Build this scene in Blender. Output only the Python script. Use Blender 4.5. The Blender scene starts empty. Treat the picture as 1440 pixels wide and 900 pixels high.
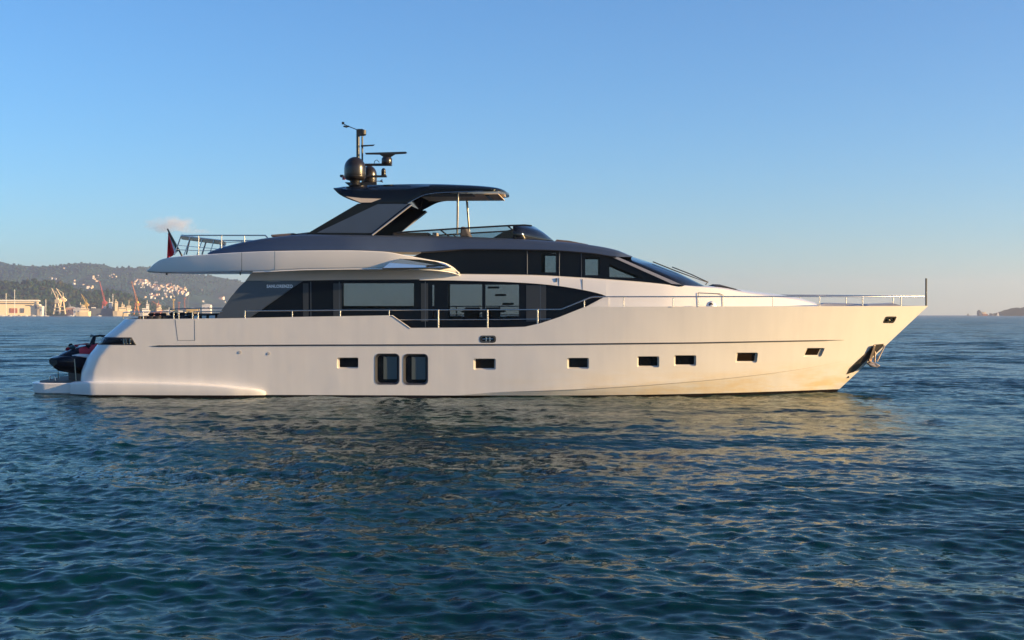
import bpy, bmesh, math, random
import numpy as np
from mathutils import Vector, Matrix, noise as mnoise
from mathutils.geometry import tessellate_polygon

R = math.radians
scene = bpy.context.scene
col = scene.collection
rng = random.Random(7)

# ------------------------------------------------------------------ camera
CAM = Vector((0.0, -50.0, 2.88))
F = 1880.0                      # focal length in photo pixels (1440 wide)
PX0, PY0 = 720.0, 442.7         # vanishing point of the view axis / horizon row
cam_d = bpy.data.cameras.new('camera')
cam_d.sensor_width = 36.0
cam_d.lens = 36.0 * F / 1440.0
cam_d.shift_y = -(450.0 - PY0) / 1440.0
cam_d.clip_start = 0.5
cam_d.clip_end = 60000.0
cam = bpy.data.objects.new('camera', cam_d)
cam.location = CAM
cam.rotation_euler = (R(90), 0, 0)
col.objects.link(cam)
scene.camera = cam

# ------------------------------------------------------------------ light
SUN_AZ, SUN_EL = 103.0, 11.0     # clockwise from +Y (the way the camera looks), degrees
world = bpy.data.worlds.new('World')
scene.world = world
world.use_nodes = True
wn = world.node_tree
bgn = wn.nodes['Background']
sky = wn.nodes.new('ShaderNodeTexSky')
sky.sky_type = 'NISHITA'
sky.sun_disc = False
sky.sun_elevation = R(SUN_EL)
sky.sun_rotation = R(SUN_AZ)
sky.air_density = 1.0
sky.dust_density = 0.15
sky.ozone_density = 6.0
warm = wn.nodes.new('ShaderNodeMix')          # white balance of the late light
warm.data_type = 'RGBA'; warm.blend_type = 'MULTIPLY'
warm.inputs['Factor'].default_value = 1.0
warm.inputs['B'].default_value = (0.97, 0.975, 0.945, 1)
wn.links.new(sky.outputs[0], warm.inputs['A'])
wn.links.new(warm.outputs['Result'], bgn.inputs[0])
bgn.inputs[1].default_value = 0.105
sun_d = bpy.data.lights.new('sun', 'SUN')
sun_d.energy = 5.0
sun_d.angle = R(0.53)
sun_d.color = (1.0, 0.665, 0.30)
sun = bpy.data.objects.new('sun', sun_d)
sdir = Vector((math.sin(R(SUN_AZ)) * math.cos(R(SUN_EL)), math.cos(R(SUN_AZ)) * math.cos(R(SUN_EL)), math.sin(R(SUN_EL))))
sun.rotation_euler = sdir.to_track_quat('Z', 'Y').to_euler()
sun.location = (60, -60, 60)
col.objects.link(sun)
vs = scene.view_settings
vs.view_transform = 'Standard'
vs.look = 'None'
vs.gamma = 1.0
vs.use_curve_mapping = False
vs.exposure = 1.25
cy = scene.cycles
cy.use_denoising = True
cy.max_bounces = 8
cy.transparent_max_bounces = 16
cy.volume_bounces = 1
cy.sample_clamp_indirect = 8.0
cy.caustics_reflective = False
cy.caustics_refractive = False

# ------------------------------------------------------------------ materials
def mat(name, color, rough=0.5, metal=0.0, spec=0.5, coat=0.0, var=0.0, vscale=1.0, bump=0.0, bscale=20.0, ior=None):
    m = bpy.data.materials.new(name)
    m.use_nodes = True
    nt = m.node_tree
    b = nt.nodes['Principled BSDF']
    b.inputs['Base Color'].default_value = (*color, 1)
    b.inputs['Roughness'].default_value = rough
    b.inputs['Metallic'].default_value = metal
    b.inputs['Specular IOR Level'].default_value = spec
    b.inputs['Coat Weight'].default_value = coat
    b.inputs['Coat Roughness'].default_value = 0.06
    if ior: b.inputs['IOR'].default_value = ior
    tc = nt.nodes.new('ShaderNodeTexCoord')
    if var > 0:
        n = nt.nodes.new('ShaderNodeTexNoise')
        n.inputs['Scale'].default_value = vscale
        n.inputs['Detail'].default_value = 6
        nt.links.new(tc.outputs['Object'], n.inputs['Vector'])
        r = nt.nodes.new('ShaderNodeValToRGB')
        r.color_ramp.elements[0].position = 0.32
        r.color_ramp.elements[1].position = 0.68
        r.color_ramp.elements[0].color = (*[c * (1 - var) for c in color], 1)
        r.color_ramp.elements[1].color = (*[min(1, c * (1 + var)) for c in color], 1)
        nt.links.new(n.outputs['Fac'], r.inputs[0])
        nt.links.new(r.outputs[0], b.inputs['Base Color'])
    if bump > 0:
        n2 = nt.nodes.new('ShaderNodeTexNoise')
        n2.inputs['Scale'].default_value = bscale
        n2.inputs['Detail'].default_value = 4
        nt.links.new(tc.outputs['Object'], n2.inputs['Vector'])
        bp = nt.nodes.new('ShaderNodeBump')
        bp.inputs['Strength'].default_value = bump
        bp.inputs['Distance'].default_value = 0.05
        nt.links.new(n2.outputs['Fac'], bp.inputs['Height'])
        nt.links.new(bp.outputs[0], b.inputs['Normal'])
    return m

M = {}
M['white'] = mat('white_gelcoat', (0.80, 0.79, 0.77), 0.25, coat=0.3, var=0.02, vscale=0.7)
M['slate'] = mat('slate_metallic_paint', (0.055, 0.08, 0.13), 0.36, metal=0.35, coat=0.4, var=0.04, vscale=2)
M['panel'] = mat('slate_blue_panel', (0.07, 0.09, 0.12), 0.3, metal=0.3, coat=0.5)
M['black'] = mat('black_gloss', (0.004, 0.008, 0.016), 0.08, spec=0.2)
M['blackm'] = mat('black_satin', (0.012, 0.012, 0.013), 0.4, coat=0.1)
M['darkglass'] = mat('dark_glass', (0.004, 0.005, 0.008), 0.05, spec=0.45)
M['dome'] = mat('radome_black', (0.014, 0.012, 0.011), 0.3, coat=0.2)
M['chrome'] = mat('stainless_steel', (0.62, 0.60, 0.57), 0.22, metal=1.0)
M['teak'] = mat('weathered_teak', (0.16, 0.11, 0.08), 0.7, var=0.25, vscale=6)
M['ceil'] = mat('pale_ceiling_lining', (0.85, 0.68, 0.52), 0.6, var=0.03)
M['browng'] = mat('brown_tinted_glass', (0.016, 0.010, 0.006), 0.06, spec=0.4)
M['boom'] = mat('varnished_boom', (.70, .46, .28), .5)
M['anchor'] = mat('galvanised_warm_steel', (.46, .37, .30), .42, metal=.7, var=.2, vscale=9)
M['tan'] = mat('tan_panel', (0.60, 0.46, 0.35), 0.55, var=0.05)
M['lining'] = mat('cream_lining', (0.66, 0.56, 0.46), 0.6, var=0.05)
M['interior'] = mat('dark_interior', (0.03, 0.028, 0.028), 0.6)
M['cushion'] = mat('charcoal_cushion', (0.02, 0.022, 0.03), 0.85, var=0.2, vscale=8)
M['sunpad'] = mat('brown_grey_sunpad', (0.14, 0.11, 0.11), 0.85, var=0.15, vscale=8)
M['sill'] = mat('grey_port_frame', (0.5, 0.48, 0.45), 0.4)
M['trimdark'] = mat('dark_rubber_trim', (0.03, 0.032, 0.04), 0.4)
M['steel'] = mat('brushed_dark_steel', (0.20, 0.19, 0.18), 0.32, metal=0.85, var=0.2, vscale=5)
M['red'] = mat('red_gloss', (0.62, 0.03, 0.06), 0.3, coat=0.4)
M['flagred'] = mat('flag_red', (0.75, 0.03, 0.04), 0.8)
M['flagwhite'] = mat('flag_white', (0.7, 0.68, 0.66), 0.8)
M['flaggreen'] = mat('flag_green', (0.03, 0.16, 0.07), 0.8)
M['letter'] = mat('silver_lettering', (0.85, 0.87, 0.9), 0.5)
M['strap'] = mat('yellowed_strap', (0.5, 0.43, 0.30), 0.8)
M['greypatch'] = mat('silver_grey_plastic', (0.38, 0.38, 0.42), 0.4)

def glass(name, tint):
    m = bpy.data.materials.new(name)
    m.use_nodes = True
    nt = m.node_tree
    nt.nodes.remove(nt.nodes['Principled BSDF'])
    out = nt.nodes['Material Output']
    tr = nt.nodes.new('ShaderNodeBsdfTransparent')
    tr.inputs[0].default_value = (*tint, 1)
    gl = nt.nodes.new('ShaderNodeBsdfGlossy')
    gl.inputs['Roughness'].default_value = 0.02
    fr = nt.nodes.new('ShaderNodeFresnel')
    fr.inputs[0].default_value = 1.3
    mx = nt.nodes.new('ShaderNodeMixShader')
    nt.links.new(fr.outputs[0], mx.inputs[0])
    nt.links.new(tr.outputs[0], mx.inputs[1])
    nt.links.new(gl.outputs[0], mx.inputs[2])
    nt.links.new(mx.outputs[0], out.inputs[0])
    return m
M['tint'] = glass('tinted_glass', (0.64, 0.68, 0.70))
M['smoke'] = glass('smoked_glass', (0.72, 0.77, 0.80))

def hull_material():
    m = mat('hull_gelcoat', (0.80, 0.79, 0.77), 0.22, coat=0.3)
    nt = m.node_tree
    b = nt.nodes['Principled BSDF']
    tc = nt.nodes.new('ShaderNodeTexCoord')
    sp = nt.nodes.new('ShaderNodeSeparateXYZ')
    nt.links.new(tc.outputs['Object'], sp.inputs[0])
    # gold light off the water, painted in, stronger towards the bow, broken by noise
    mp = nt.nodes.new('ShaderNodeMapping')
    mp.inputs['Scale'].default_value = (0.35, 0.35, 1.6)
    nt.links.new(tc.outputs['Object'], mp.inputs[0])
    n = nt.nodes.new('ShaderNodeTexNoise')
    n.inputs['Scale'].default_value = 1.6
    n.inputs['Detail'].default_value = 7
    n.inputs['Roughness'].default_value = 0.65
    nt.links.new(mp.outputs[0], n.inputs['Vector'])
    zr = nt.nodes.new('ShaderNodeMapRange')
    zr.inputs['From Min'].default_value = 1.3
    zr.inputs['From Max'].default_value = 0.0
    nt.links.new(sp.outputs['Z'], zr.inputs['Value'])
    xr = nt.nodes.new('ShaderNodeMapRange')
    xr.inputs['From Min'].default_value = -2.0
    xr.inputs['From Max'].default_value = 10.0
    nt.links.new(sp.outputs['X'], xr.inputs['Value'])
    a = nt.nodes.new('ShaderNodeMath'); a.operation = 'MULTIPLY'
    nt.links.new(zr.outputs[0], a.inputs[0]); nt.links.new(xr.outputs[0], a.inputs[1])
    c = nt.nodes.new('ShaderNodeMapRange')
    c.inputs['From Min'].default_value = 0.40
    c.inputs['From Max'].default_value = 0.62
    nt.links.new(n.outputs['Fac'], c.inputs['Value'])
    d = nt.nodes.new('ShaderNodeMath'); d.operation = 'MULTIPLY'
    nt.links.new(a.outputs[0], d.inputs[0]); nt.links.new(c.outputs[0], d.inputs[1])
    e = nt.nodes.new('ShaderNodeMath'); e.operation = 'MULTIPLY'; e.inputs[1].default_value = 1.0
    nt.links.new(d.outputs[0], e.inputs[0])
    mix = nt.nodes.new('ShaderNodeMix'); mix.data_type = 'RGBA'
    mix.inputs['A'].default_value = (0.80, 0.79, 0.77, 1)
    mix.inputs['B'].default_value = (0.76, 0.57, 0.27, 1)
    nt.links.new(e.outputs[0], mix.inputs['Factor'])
    # dark boot stripe / antifouling just above the water
    st = nt.nodes.new('ShaderNodeMath'); st.operation = 'LESS_THAN'; st.inputs[1].default_value = 0.138
    nt.links.new(sp.outputs['Z'], st.inputs[0])
    mix2 = nt.nodes.new('ShaderNodeMix'); mix2.data_type = 'RGBA'
    mix2.inputs['B'].default_value = (0.018, 0.014, 0.013, 1)
    nt.links.new(st.outputs[0], mix2.inputs['Factor'])
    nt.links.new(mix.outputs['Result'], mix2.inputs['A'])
    # faint rain streaks and salt bloom down the topsides
    mp2 = nt.nodes.new('ShaderNodeMapping'); mp2.inputs['Scale'].default_value = (3.2, 1.0, 0.22)
    nt.links.new(tc.outputs['Object'], mp2.inputs[0])
    n3 = nt.nodes.new('ShaderNodeTexNoise'); n3.inputs['Scale'].default_value = 1.0; n3.inputs['Detail'].default_value = 8; n3.inputs['Roughness'].default_value = 0.6
    nt.links.new(mp2.outputs[0], n3.inputs['Vector'])
    r3 = nt.nodes.new('ShaderNodeMapRange'); r3.inputs['From Min'].default_value = 0.30; r3.inputs['From Max'].default_value = 0.62; r3.inputs['To Min'].default_value = 0.95; r3.inputs['To Max'].default_value = 1.0
    nt.links.new(n3.outputs['Fac'], r3.inputs['Value'])
    cb = nt.nodes.new('ShaderNodeCombineXYZ')
    for k in range(3): nt.links.new(r3.outputs[0], cb.inputs[k])
    mix3 = nt.nodes.new('ShaderNodeMix'); mix3.data_type = 'RGBA'; mix3.blend_type = 'MULTIPLY'; mix3.inputs['Factor'].default_value = 1.0
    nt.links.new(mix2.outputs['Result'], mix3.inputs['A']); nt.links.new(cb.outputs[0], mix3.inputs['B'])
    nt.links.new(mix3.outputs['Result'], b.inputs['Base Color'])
    # the plating is a shade less than fair
    n4 = nt.nodes.new('ShaderNodeTexNoise'); n4.inputs['Scale'].default_value = 0.7; n4.inputs['Detail'].default_value = 2
    nt.links.new(tc.outputs['Object'], n4.inputs['Vector'])
    bp = nt.nodes.new('ShaderNodeBump'); bp.inputs['Strength'].default_value = 1.0; bp.inputs['Distance'].default_value = 0.018
    nt.links.new(n4.outputs['Fac'], bp.inputs['Height']); nt.links.new(bp.outputs[0], b.inputs['Normal'])
    return m
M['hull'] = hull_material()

# ------------------------------------------------------------------ mesh builder
class MB:
    def __init__(self):
        self.v = []; self.f = []; self.mi = []
    def add(self, vs_, fs_, m=0):
        o = len(self.v)
        self.v += [tuple(p) for p in vs_]
        for f in fs_:
            self.f.append(tuple(o + i for i in f)); self.mi.append(m)
        return self
    def box(self, lo, hi, m=0, rot=None, piv=None):
        x0, y0, z0 = lo; x1, y1, z1 = hi
        vs_ = [Vector(p) for p in ((x0,y0,z0),(x1,y0,z0),(x1,y1,z0),(x0,y1,z0),(x0,y0,z1),(x1,y0,z1),(x1,y1,z1),(x0,y1,z1))]
        if rot is not None:
            c = Vector(piv) if piv is not None else (Vector(lo) + Vector(hi)) / 2
            vs_ = [rot @ (p - c) + c for p in vs_]
        return self.add(vs_, [(0,3,2,1),(4,5,6,7),(0,1,5,4),(1,2,6,5),(2,3,7,6),(3,0,4,7)], m)
    def tube(self, pts, r, n=8, m=0, cap=True):
        pts = [Vector(p) for p in pts]
        rs = r if isinstance(r, (list, tuple)) else [r] * len(pts)
        vs_ = []; fs_ = []
        prev = None
        for i, p in enumerate(pts):
            if i == 0: t = pts[1] - pts[0]
            elif i == len(pts) - 1: t = pts[-1] - pts[-2]
            else: t = (pts[i+1] - p).normalized() + (p - pts[i-1]).normalized()
            t.normalize()
            up = Vector((0, 0, 1)) if abs(t.z) < 0.9 else Vector((0, 1, 0))
            if prev is not None and (prev - t * prev.dot(t)).length > 0.05:
                a = (prev - t * prev.dot(t)).normalized()
            else:
                a = t.cross(up).normalized()
            prev = a
            b = t.cross(a)
            for k in range(n):
                an = 2 * math.pi * k / n
                vs_.append(p + (a * math.cos(an) + b * math.sin(an)) * rs[i])
        for i in range(len(pts) - 1):
            for k in range(n):
                k2 = (k + 1) % n
                fs_.append((i*n+k, i*n+k2, (i+1)*n+k2, (i+1)*n+k))
        if cap:
            fs_.append(tuple(range(n-1, -1, -1)))
            fs_.append(tuple((len(pts)-1)*n + k for k in range(n)))
        return self.add(vs_, fs_, m)
    def loft(self, rings, m=0, cap=True, closed=True):
        n = len(rings[0]); vs_ = [p for r in rings for p in r]; fs_ = []
        kk = n if closed else n - 1
        for i in range(len(rings) - 1):
            for k in range(kk):
                k2 = (k + 1) % n
                fs_.append((i*n+k, (i+1)*n+k, (i+1)*n+k2, i*n+k2))
        if cap and closed:
            fs_.append(tuple(range(n)))
            fs_.append(tuple((len(rings)-1)*n + k for k in range(n-1, -1, -1)))
        return self.add(vs_, fs_, m)
    def lathe(self, prof, c, n=24, m=0, axis=None):
        rings = []
        for r, z in prof:
            rings.append([Vector((r*math.cos(2*math.pi*k/n), r*math.sin(2*math.pi*k/n), z)) for k in range(n)])
        if axis is not None: rings = [[axis @ p for p in rg] for rg in rings]
        rings = [[p + Vector(c) for p in rg] for rg in rings]
        return self.loft([rg[::-1] for rg in rings], m)
    def obj(self, name, m, parent=None, smooth=None, bevel=0.0, recalc=True):
        me = bpy.data.meshes.new(name)
        me.from_pydata(self.v, [], self.f)
        ms = m if isinstance(m, (list, tuple)) else [m]
        for x in ms: me.materials.append(x)
        if len(ms) > 1: me.polygons.foreach_set('material_index', self.mi)
        if recalc:
            bm = bmesh.new(); bm.from_mesh(me)
            bmesh.ops.remove_doubles(bm, verts=bm.verts, dist=1e-5)
            bmesh.ops.recalc_face_normals(bm, faces=bm.faces)
            bm.to_mesh(me); bm.free()
        if smooth is not None:
            me.polygons.foreach_set('use_smooth', [True] * len(me.polygons))
            me.set_sharp_from_angle(angle=R(smooth))
        o = bpy.data.objects.new(name, me)
        col.objects.link(o)
        if parent is not None: o.parent = parent
        if bevel > 0:
            bv = o.modifiers.new('bevel', 'BEVEL'); bv.width = bevel; bv.segments = 2; bv.limit_method = 'ANGLE'; bv.angle_limit = R(40)
            bv.harden_normals = False
        return o

def tag(o, label=None, cat=None, group=None, kind=None):
    if label: o['label'] = label
    if cat: o['category'] = cat
    if group: o['group'] = group
    if kind: o['kind'] = kind
    return o
def empty(name, loc, rot=(0, 0, 0), **kw):
    o = bpy.data.objects.new(name, None)
    o.location = loc; o.rotation_euler = rot; o.empty_display_size = 0.5
    col.objects.link(o)
    return tag(o, **kw)

def pchip(pts):
    xs = np.array([p[0] for p in pts], float); ys = np.array([p[1] for p in pts], float)
    h = np.diff(xs); d = np.diff(ys) / h
    m = np.zeros_like(xs)
    m[0], m[-1] = d[0], d[-1]
    for i in range(1, len(xs) - 1):
        if d[i-1] * d[i] > 0:
            w1 = 2*h[i] + h[i-1]; w2 = h[i] + 2*h[i-1]
            m[i] = (w1 + w2) / (w1 / d[i-1] + w2 / d[i])
    def f(x):
        x = min(max(x, xs[0]), xs[-1])
        i = min(max(int(np.searchsorted(xs, x)) - 1, 0), len(xs) - 2)
        t = (x - xs[i]) / h[i]
        return float((2*t**3 - 3*t**2 + 1)*ys[i] + (t**3 - 2*t**2 + t)*h[i]*m[i] + (-2*t**3 + 3*t**2)*ys[i+1] + (t**3 - t**2)*h[i]*m[i+1])
    return f
def lin(pts):
    xs = [p[0] for p in pts]; ys = [p[1] for p in pts]
    return lambda x: float(np.interp(x, xs, ys))

def W(px, py, D):                 # a measured point at distance D down the view axis, in world metres
    return Vector(((px - PX0) / F * D, CAM.y + D, CAM.z - (py - PY0) / F * D))
# ------------------------------------------------------------------ sea
def build_sea():
    d = [-3000, -1500, -700, -300, -140, -60, -25, -8, 0, 4]
    x = 4.0
    while x < 9000:
        x += max(0.04, 0.0031 * x) if x < 900 else 0.012 * x
        d.append(x)
    ys = np.array(d) + CAM.y
    xs = list(np.arange(-21, 21.0001, 0.048))
    s = 0.048; e = 21.0
    side = []
    while e < 6000:
        s *= 1.045; e += s; side.append(e)
    xs = np.array([-q for q in side[::-1]] + xs + side)
    nx, ny = len(xs), len(ys)
    X, Y = np.meshgrid(xs, ys)
    gx = np.gradient(xs); gy = np.gradient(ys)
    SP = np.maximum(gx[None, :] * 0.7, gy[:, None] * 0.55) * np.ones_like(X)
    rs = np.random.RandomState(11)
    N = 140
    lam = np.exp(np.linspace(math.log(0.11), math.log(8.0), N)) * rs.uniform(0.93, 1.07, N)
    mean = R(-112)               # wind sea travelling towards the camera, a little from the right
    th = mean + rs.normal(0, 1, N) * np.interp(np.log(lam), [math.log(0.16), math.log(11)], [0.9, 0.40])
    ph = rs.uniform(0, 2*np.pi, N)
    k = 2*np.pi / lam
    slope = 0.0265 * np.interp(np.log(lam), np.log([0.11, 0.19, 0.34, 0.55, 1.0, 2.0, 8]), [1.1, 1.4, 1.25, 0.88, 0.55, 0.40, 0.22])
    amp = slope / k
    # gusty patches: the short waves come and go over tens of metres
    G = 0.85 + 0.4*np.sin(X*0.11 + Y*0.05 + 1.0)*np.sin(Y*0.085 - X*0.03 + 0.4) + 0.25*np.sin(X*0.031 - Y*0.02 + 2)
    UV = np.zeros_like(X); Z = np.zeros_like(X); DX = np.zeros_like(X); DY = np.zeros_like(X)
    for i in range(N):
        c, sn = math.cos(th[i]), math.sin(th[i])
        fade = np.clip((lam[i] / SP - 2.2) / 2.5, 0, 1)
        q = k[i]*(c*X + sn*Y) + ph[i]
        a = amp[i] * fade * (G if lam[i] < 2.0 else 1.0)
        Z += a*np.cos(q)
        UV += 0.5*slope[i]**2*(1-fade**2)
        DX -= 0.85*a*c*np.sin(q); DY -= 0.85*a*sn*np.sin(q)
    X = X + DX; Y = Y + DY
    RO = np.sqrt(np.maximum(UV*2.8, 0)) + 0.095     # slope of the ripples too fine for the sheet
    me = bpy.data.meshes.new('sea')
    nv = nx*ny
    me.vertices.add(nv)
    me.vertices.foreach_set('co', np.stack([X, Y, Z], -1).astype(np.float32).ravel())
    idx = np.arange(nv, dtype=np.int32).reshape(ny, nx)
    quads = np.stack([idx[:-1, :-1], idx[:-1, 1:], idx[1:, 1:], idx[1:, :-1]], -1).reshape(-1, 4)
    nf = len(quads)
    me.loops.add(nf*4); me.polygons.add(nf)
    me.loops.foreach_set('vertex_index', quads.ravel())
    me.polygons.foreach_set('loop_start', np.arange(0, nf*4, 4, dtype=np.int32))
    me.polygons.foreach_set('use_smooth', np.ones(nf, dtype=bool))
    me.update(); me.validate()
    at = me.attributes.new('ripple', 'FLOAT', 'POINT'); at.data.foreach_set('value', RO.astype(np.float32).ravel())
    m = bpy.data.materials.new('sea_water')
    m.use_nodes = True
    nt = m.node_tree
    nt.nodes.remove(nt.nodes['Principled BSDF'])
    body = nt.nodes.new('ShaderNodeBsdfDiffuse')          # light scattered back out of the water
    body.inputs['Color'].default_value = (0.0006, 0.023, 0.025, 1)
    skin = nt.nodes.new('ShaderNodeBsdfGlossy')           # the surface
    skin.inputs['Color'].default_value = (0.94, 0.985, 0.95, 1)
    fr = nt.nodes.new('ShaderNodeFresnel'); fr.inputs['IOR'].default_value = 1.333
    fk = nt.nodes.new('ShaderNodeMath'); fk.operation = 'MULTIPLY'; fk.inputs[1].default_value = 0.68   # photographed through a polariser
    nt.links.new(fr.outputs[0], fk.inputs[0])
    mx = nt.nodes.new('ShaderNodeMixShader')
    nt.links.new(fk.outputs[0], mx.inputs[0]); nt.links.new(body.outputs[0], mx.inputs[1]); nt.links.new(skin.outputs[0], mx.inputs[2])
    nt.links.new(mx.outputs[0], nt.nodes['Material Output'].inputs['Surface'])
    an_ = nt.nodes.new('ShaderNodeAttribute'); an_.attribute_name = 'ripple'
    rg = nt.nodes.new('ShaderNodeMath'); rg.operation = 'MULTIPLY_ADD'; rg.inputs[1].default_value = 0.55; rg.inputs[2].default_value = -0.02
    nt.links.new(an_.outputs['Fac'], rg.inputs[0]); nt.links.new(rg.outputs[0], skin.inputs['Roughness'])
    tc = nt.nodes.new('ShaderNodeTexCoord')
    ge = nt.nodes.new('ShaderNodeNewGeometry')
    def vmath(op, a, b_):
        n = nt.nodes.new('ShaderNodeVectorMath'); n.operation = op
        for k, q in enumerate((a, b_)):
            if q is None: continue
            if isinstance(q, tuple): n.inputs[k].default_value = q
            else: nt.links.new(q, n.inputs[k])
        return n.outputs['Vector']
    acc = None
    for sc_, det, rough, gain, sx in ((0.05, 2, 0.6, 0.9, 0.45), (0.16, 2, 0.6, 2.0, 0.45), (0.7, 6, 0.85, 3.4, 0.5)):
        mp = nt.nodes.new('ShaderNodeMapping')
        mp.inputs['Scale'].default_value = (sx, 1.0, 1.0)
        mp.inputs['Rotation'].default_value = (0, 0, R(14))
        nt.links.new(tc.outputs['Object'], mp.inputs[0])
        n = nt.nodes.new('ShaderNodeTexNoise')
        n.inputs['Scale'].default_value = sc_; n.inputs['Detail'].default_value = det; n.inputs['Roughness'].default_value = rough
        nt.links.new(mp.outputs[0], n.inputs['Vector'])
        v = vmath('SUBTRACT', n.outputs['Color'], (0.5, 0.5, 0.5))
        v = vmath('MULTIPLY', v, (gain*0.8, gain*1.2, 0.0))
        acc = v if acc is None else vmath('ADD', acc, v)
    acc = vmath('MULTIPLY', acc, an_.outputs['Vector'])
    acc = vmath('ADD', acc, ge.outputs['Normal'])
    nrm = vmath('NORMALIZE', acc, None)
    for q in (body, skin, fr): nt.links.new(nrm, q.inputs['Normal'])
    me.materials.append(m)
    o = bpy.data.objects.new('sea', me)
    col.objects.link(o)
    tag(o, 'rippled dark blue sea around the white yacht', 'sea', kind='structure')
build_sea()
# ------------------------------------------------------------------ motor yacht
HEEL, YAW = R(1.4), R(-3.0)
yacht = empty('motor_yacht', (0, 0, 0), (HEEL, 0, YAW),
              label='large white motor yacht with dark slate roof lying still on the water', cat='yacht')
YM = Matrix.Rotation(YAW, 4, 'Z') @ Matrix.Rotation(HEEL, 4, 'X')
YI = YM.inverted()
YC = YI @ CAM
def P(px, py, yl):                # measured point -> boat coordinates on the fore-and-aft plane y = yl
    d = YI.to_3x3() @ Vector(((px - PX0) / F, 1.0, -(py - PY0) / F))
    t = (yl - YC.y) / d.y
    p = YC + d * t
    return Vector((p.x, yl, p.z))
def Pm(px, py, yl): return P(px, py, -abs(yl))
def mir(p): return Vector((p[0], -p[1], p[2]))
def sym(half):                    # half ring from bottom centre to top centre -> closed ring
    out = list(half)
    for p in reversed(half):
        if abs(p[1]) > 1e-6: out.append(mir(p))
    return out

# --- hull lines
_a, _b = P(1305, 430, 0), P(1175, 552, 0)
def x_stem(z): return _b.x + (_a.x - _b.x) * (z - _b.z) / (_a.z - _b.z)
_st = sorted([(P(px, py, -3.1).z, P(px, py, -3.1).x) for px, py in ((172, 449.4), (142, 474), (118.7, 501), (109.5, 521), (107.5, 536), (108.5, 548))])
_stz = [(-1.5, _st[0][1])] + _st
x_stern = lin(_stz)
def b_top(x, z):
    u = min(max(z / 3.2, 0.0), 1.1)
    B = 3.30 + 0.20 * u
    p = 1.85 + 0.95 * u
    xs0 = 0.8
    t = (x - xs0) / max(x_stem(z) - xs0, 0.1)
    f = 1.0 if t <= 0 else max(0.0, 1 - min(t, 1.0) ** p)
    b = B * f
    e = x - x_stern(z); r = 0.75
    if e < r:
        q = max(0.0, min(1.0, 1 - e / r))
        b -= r * (1 - math.sqrt(max(0.0, 1 - q * q)))
    return b
_ch = [(P(px, py, -yl).x, P(px, py, -yl).z) for px, py, yl in ((690, 552, 3.3), (850, 545.5, 3.2), (980, 536, 2.6), (1126, 519, 1.2), (1190, 507, .5))]
_ch = [(-20, -0.4), (_ch[0][0] - 4, -0.1)] + _ch + [(20, _ch[-1][1] + 0.9)]
z_ch = lin(_ch)
def hb(x, z):
    zc = z_ch(x)
    b = b_top(x, z)
    if z < zc: b = min(b, max(0.0, b_top(x, zc) - (zc - z) * 0.62))
    return b
_sh = [(172, 449.4), (300, 447.8), (440, 445.3), (550, 443.4), (700, 437.5), (822, 431.6), (980, 431), (1150, 430.6), (1305, 430)]
_shp = []
for px, py in _sh:
    yl = 3.4
    for _ in range(6):
        p = P(px, py, -yl); yl = max(0.0, b_top(p.x, p.z))
    _shp.append((p.x, p.z))
_shp[0] = (-18.0, _shp[0][1])
z_sh = pchip(_shp)
def PH(px, py, off=0.0):          # point on the starboard hull skin (off > 0 stands proud)
    def g(y):
        p = P(px, py, -y); return y - hb(p.x, p.z)
    hi = 3.7; lo = hi
    while lo > 0.0:
        lo = hi - 0.08
        if g(lo) <= 0: break
        hi = lo
    for _ in range(14):
        m = 0.5*(lo+hi)
        if g(m) > 0: hi = m
        else: lo = m
    p = P(px, py, -hi)
    return Vector((p.x, -hi - off, p.z))
DECK = Pm(650, 462.5, 2.8).z
deck_z = lin([(-30, DECK), (P(770, 440, -3).x, DECK), (P(860, 440, -3).x, 2.72), (P(1305, 430, 0).x, 2.95)])
ZB = -0.9

def build_hull():
    ss = list(np.linspace(0, 0.03, 13)) + list(np.linspace(0.03, 1, 121)[1:])
    nl, nt_ = 9, 26
    rings = []
    for s in ss:
        half = []
        def xat(z): return x_stern(z) + s * (x_stem(z) - x_stern(z))
        zs = None; xt = 0
        zs = 3.0
        for _ in range(4): zs = z_sh(xat(zs))
        zc = 0.0
        for _ in range(6): zc = z_ch(xat(max(zc, -0.8)))
        zc = max(min(zc, zs - 0.8), -0.6)
        zl = list(np.linspace(ZB, zc, nl)) + list(np.linspace(zc, zs, nt_)[1:])
        half.append(Vector((xat(ZB), 0, ZB)))
        for z in zl:
            x = xat(z)
            half.append(Vector((x, -max(hb(x, z), 0.03), z)))
        b = half[-1].y
        bi = -max(abs(b) - 0.16, abs(b) * 0.6)
        x = xat(zs)
        half.append(Vector((x, bi, zs)))
        dz = min(deck_z(x), zs - 0.12)
        xi = xat(dz)
        bd = -max(0.008, min(abs(bi) * 0.995, hb(xi, dz) - 0.10, hb(xi, dz) * 0.6 if hb(xi, dz) < 0.25 else 9))
        half.append(Vector((xi, bd, dz)))
        half.append(Vector((xi, 0, dz + 0.02)))
        rings.append(sym(half))
    mb = MB()
    mb.loft(rings, 0, cap=False)
    n = len(rings[0]); h = (n + 2) // 2
    for ri, ring in ((0, rings[0]), (len(rings) - 1, rings[-1])):
        base = ri * n
        for i in range(h - 1):
            a, b = i, i + 1
            c = (n - b) % n; d = (n - a) % n
            f = [base + q for q in (a, b, c, d)]
            f = list(dict.fromkeys(f))
            if len(f) > 2:
                mb.f.append(tuple(f if ri else f[::-1])); mb.mi.append(0)
    return mb

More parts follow.
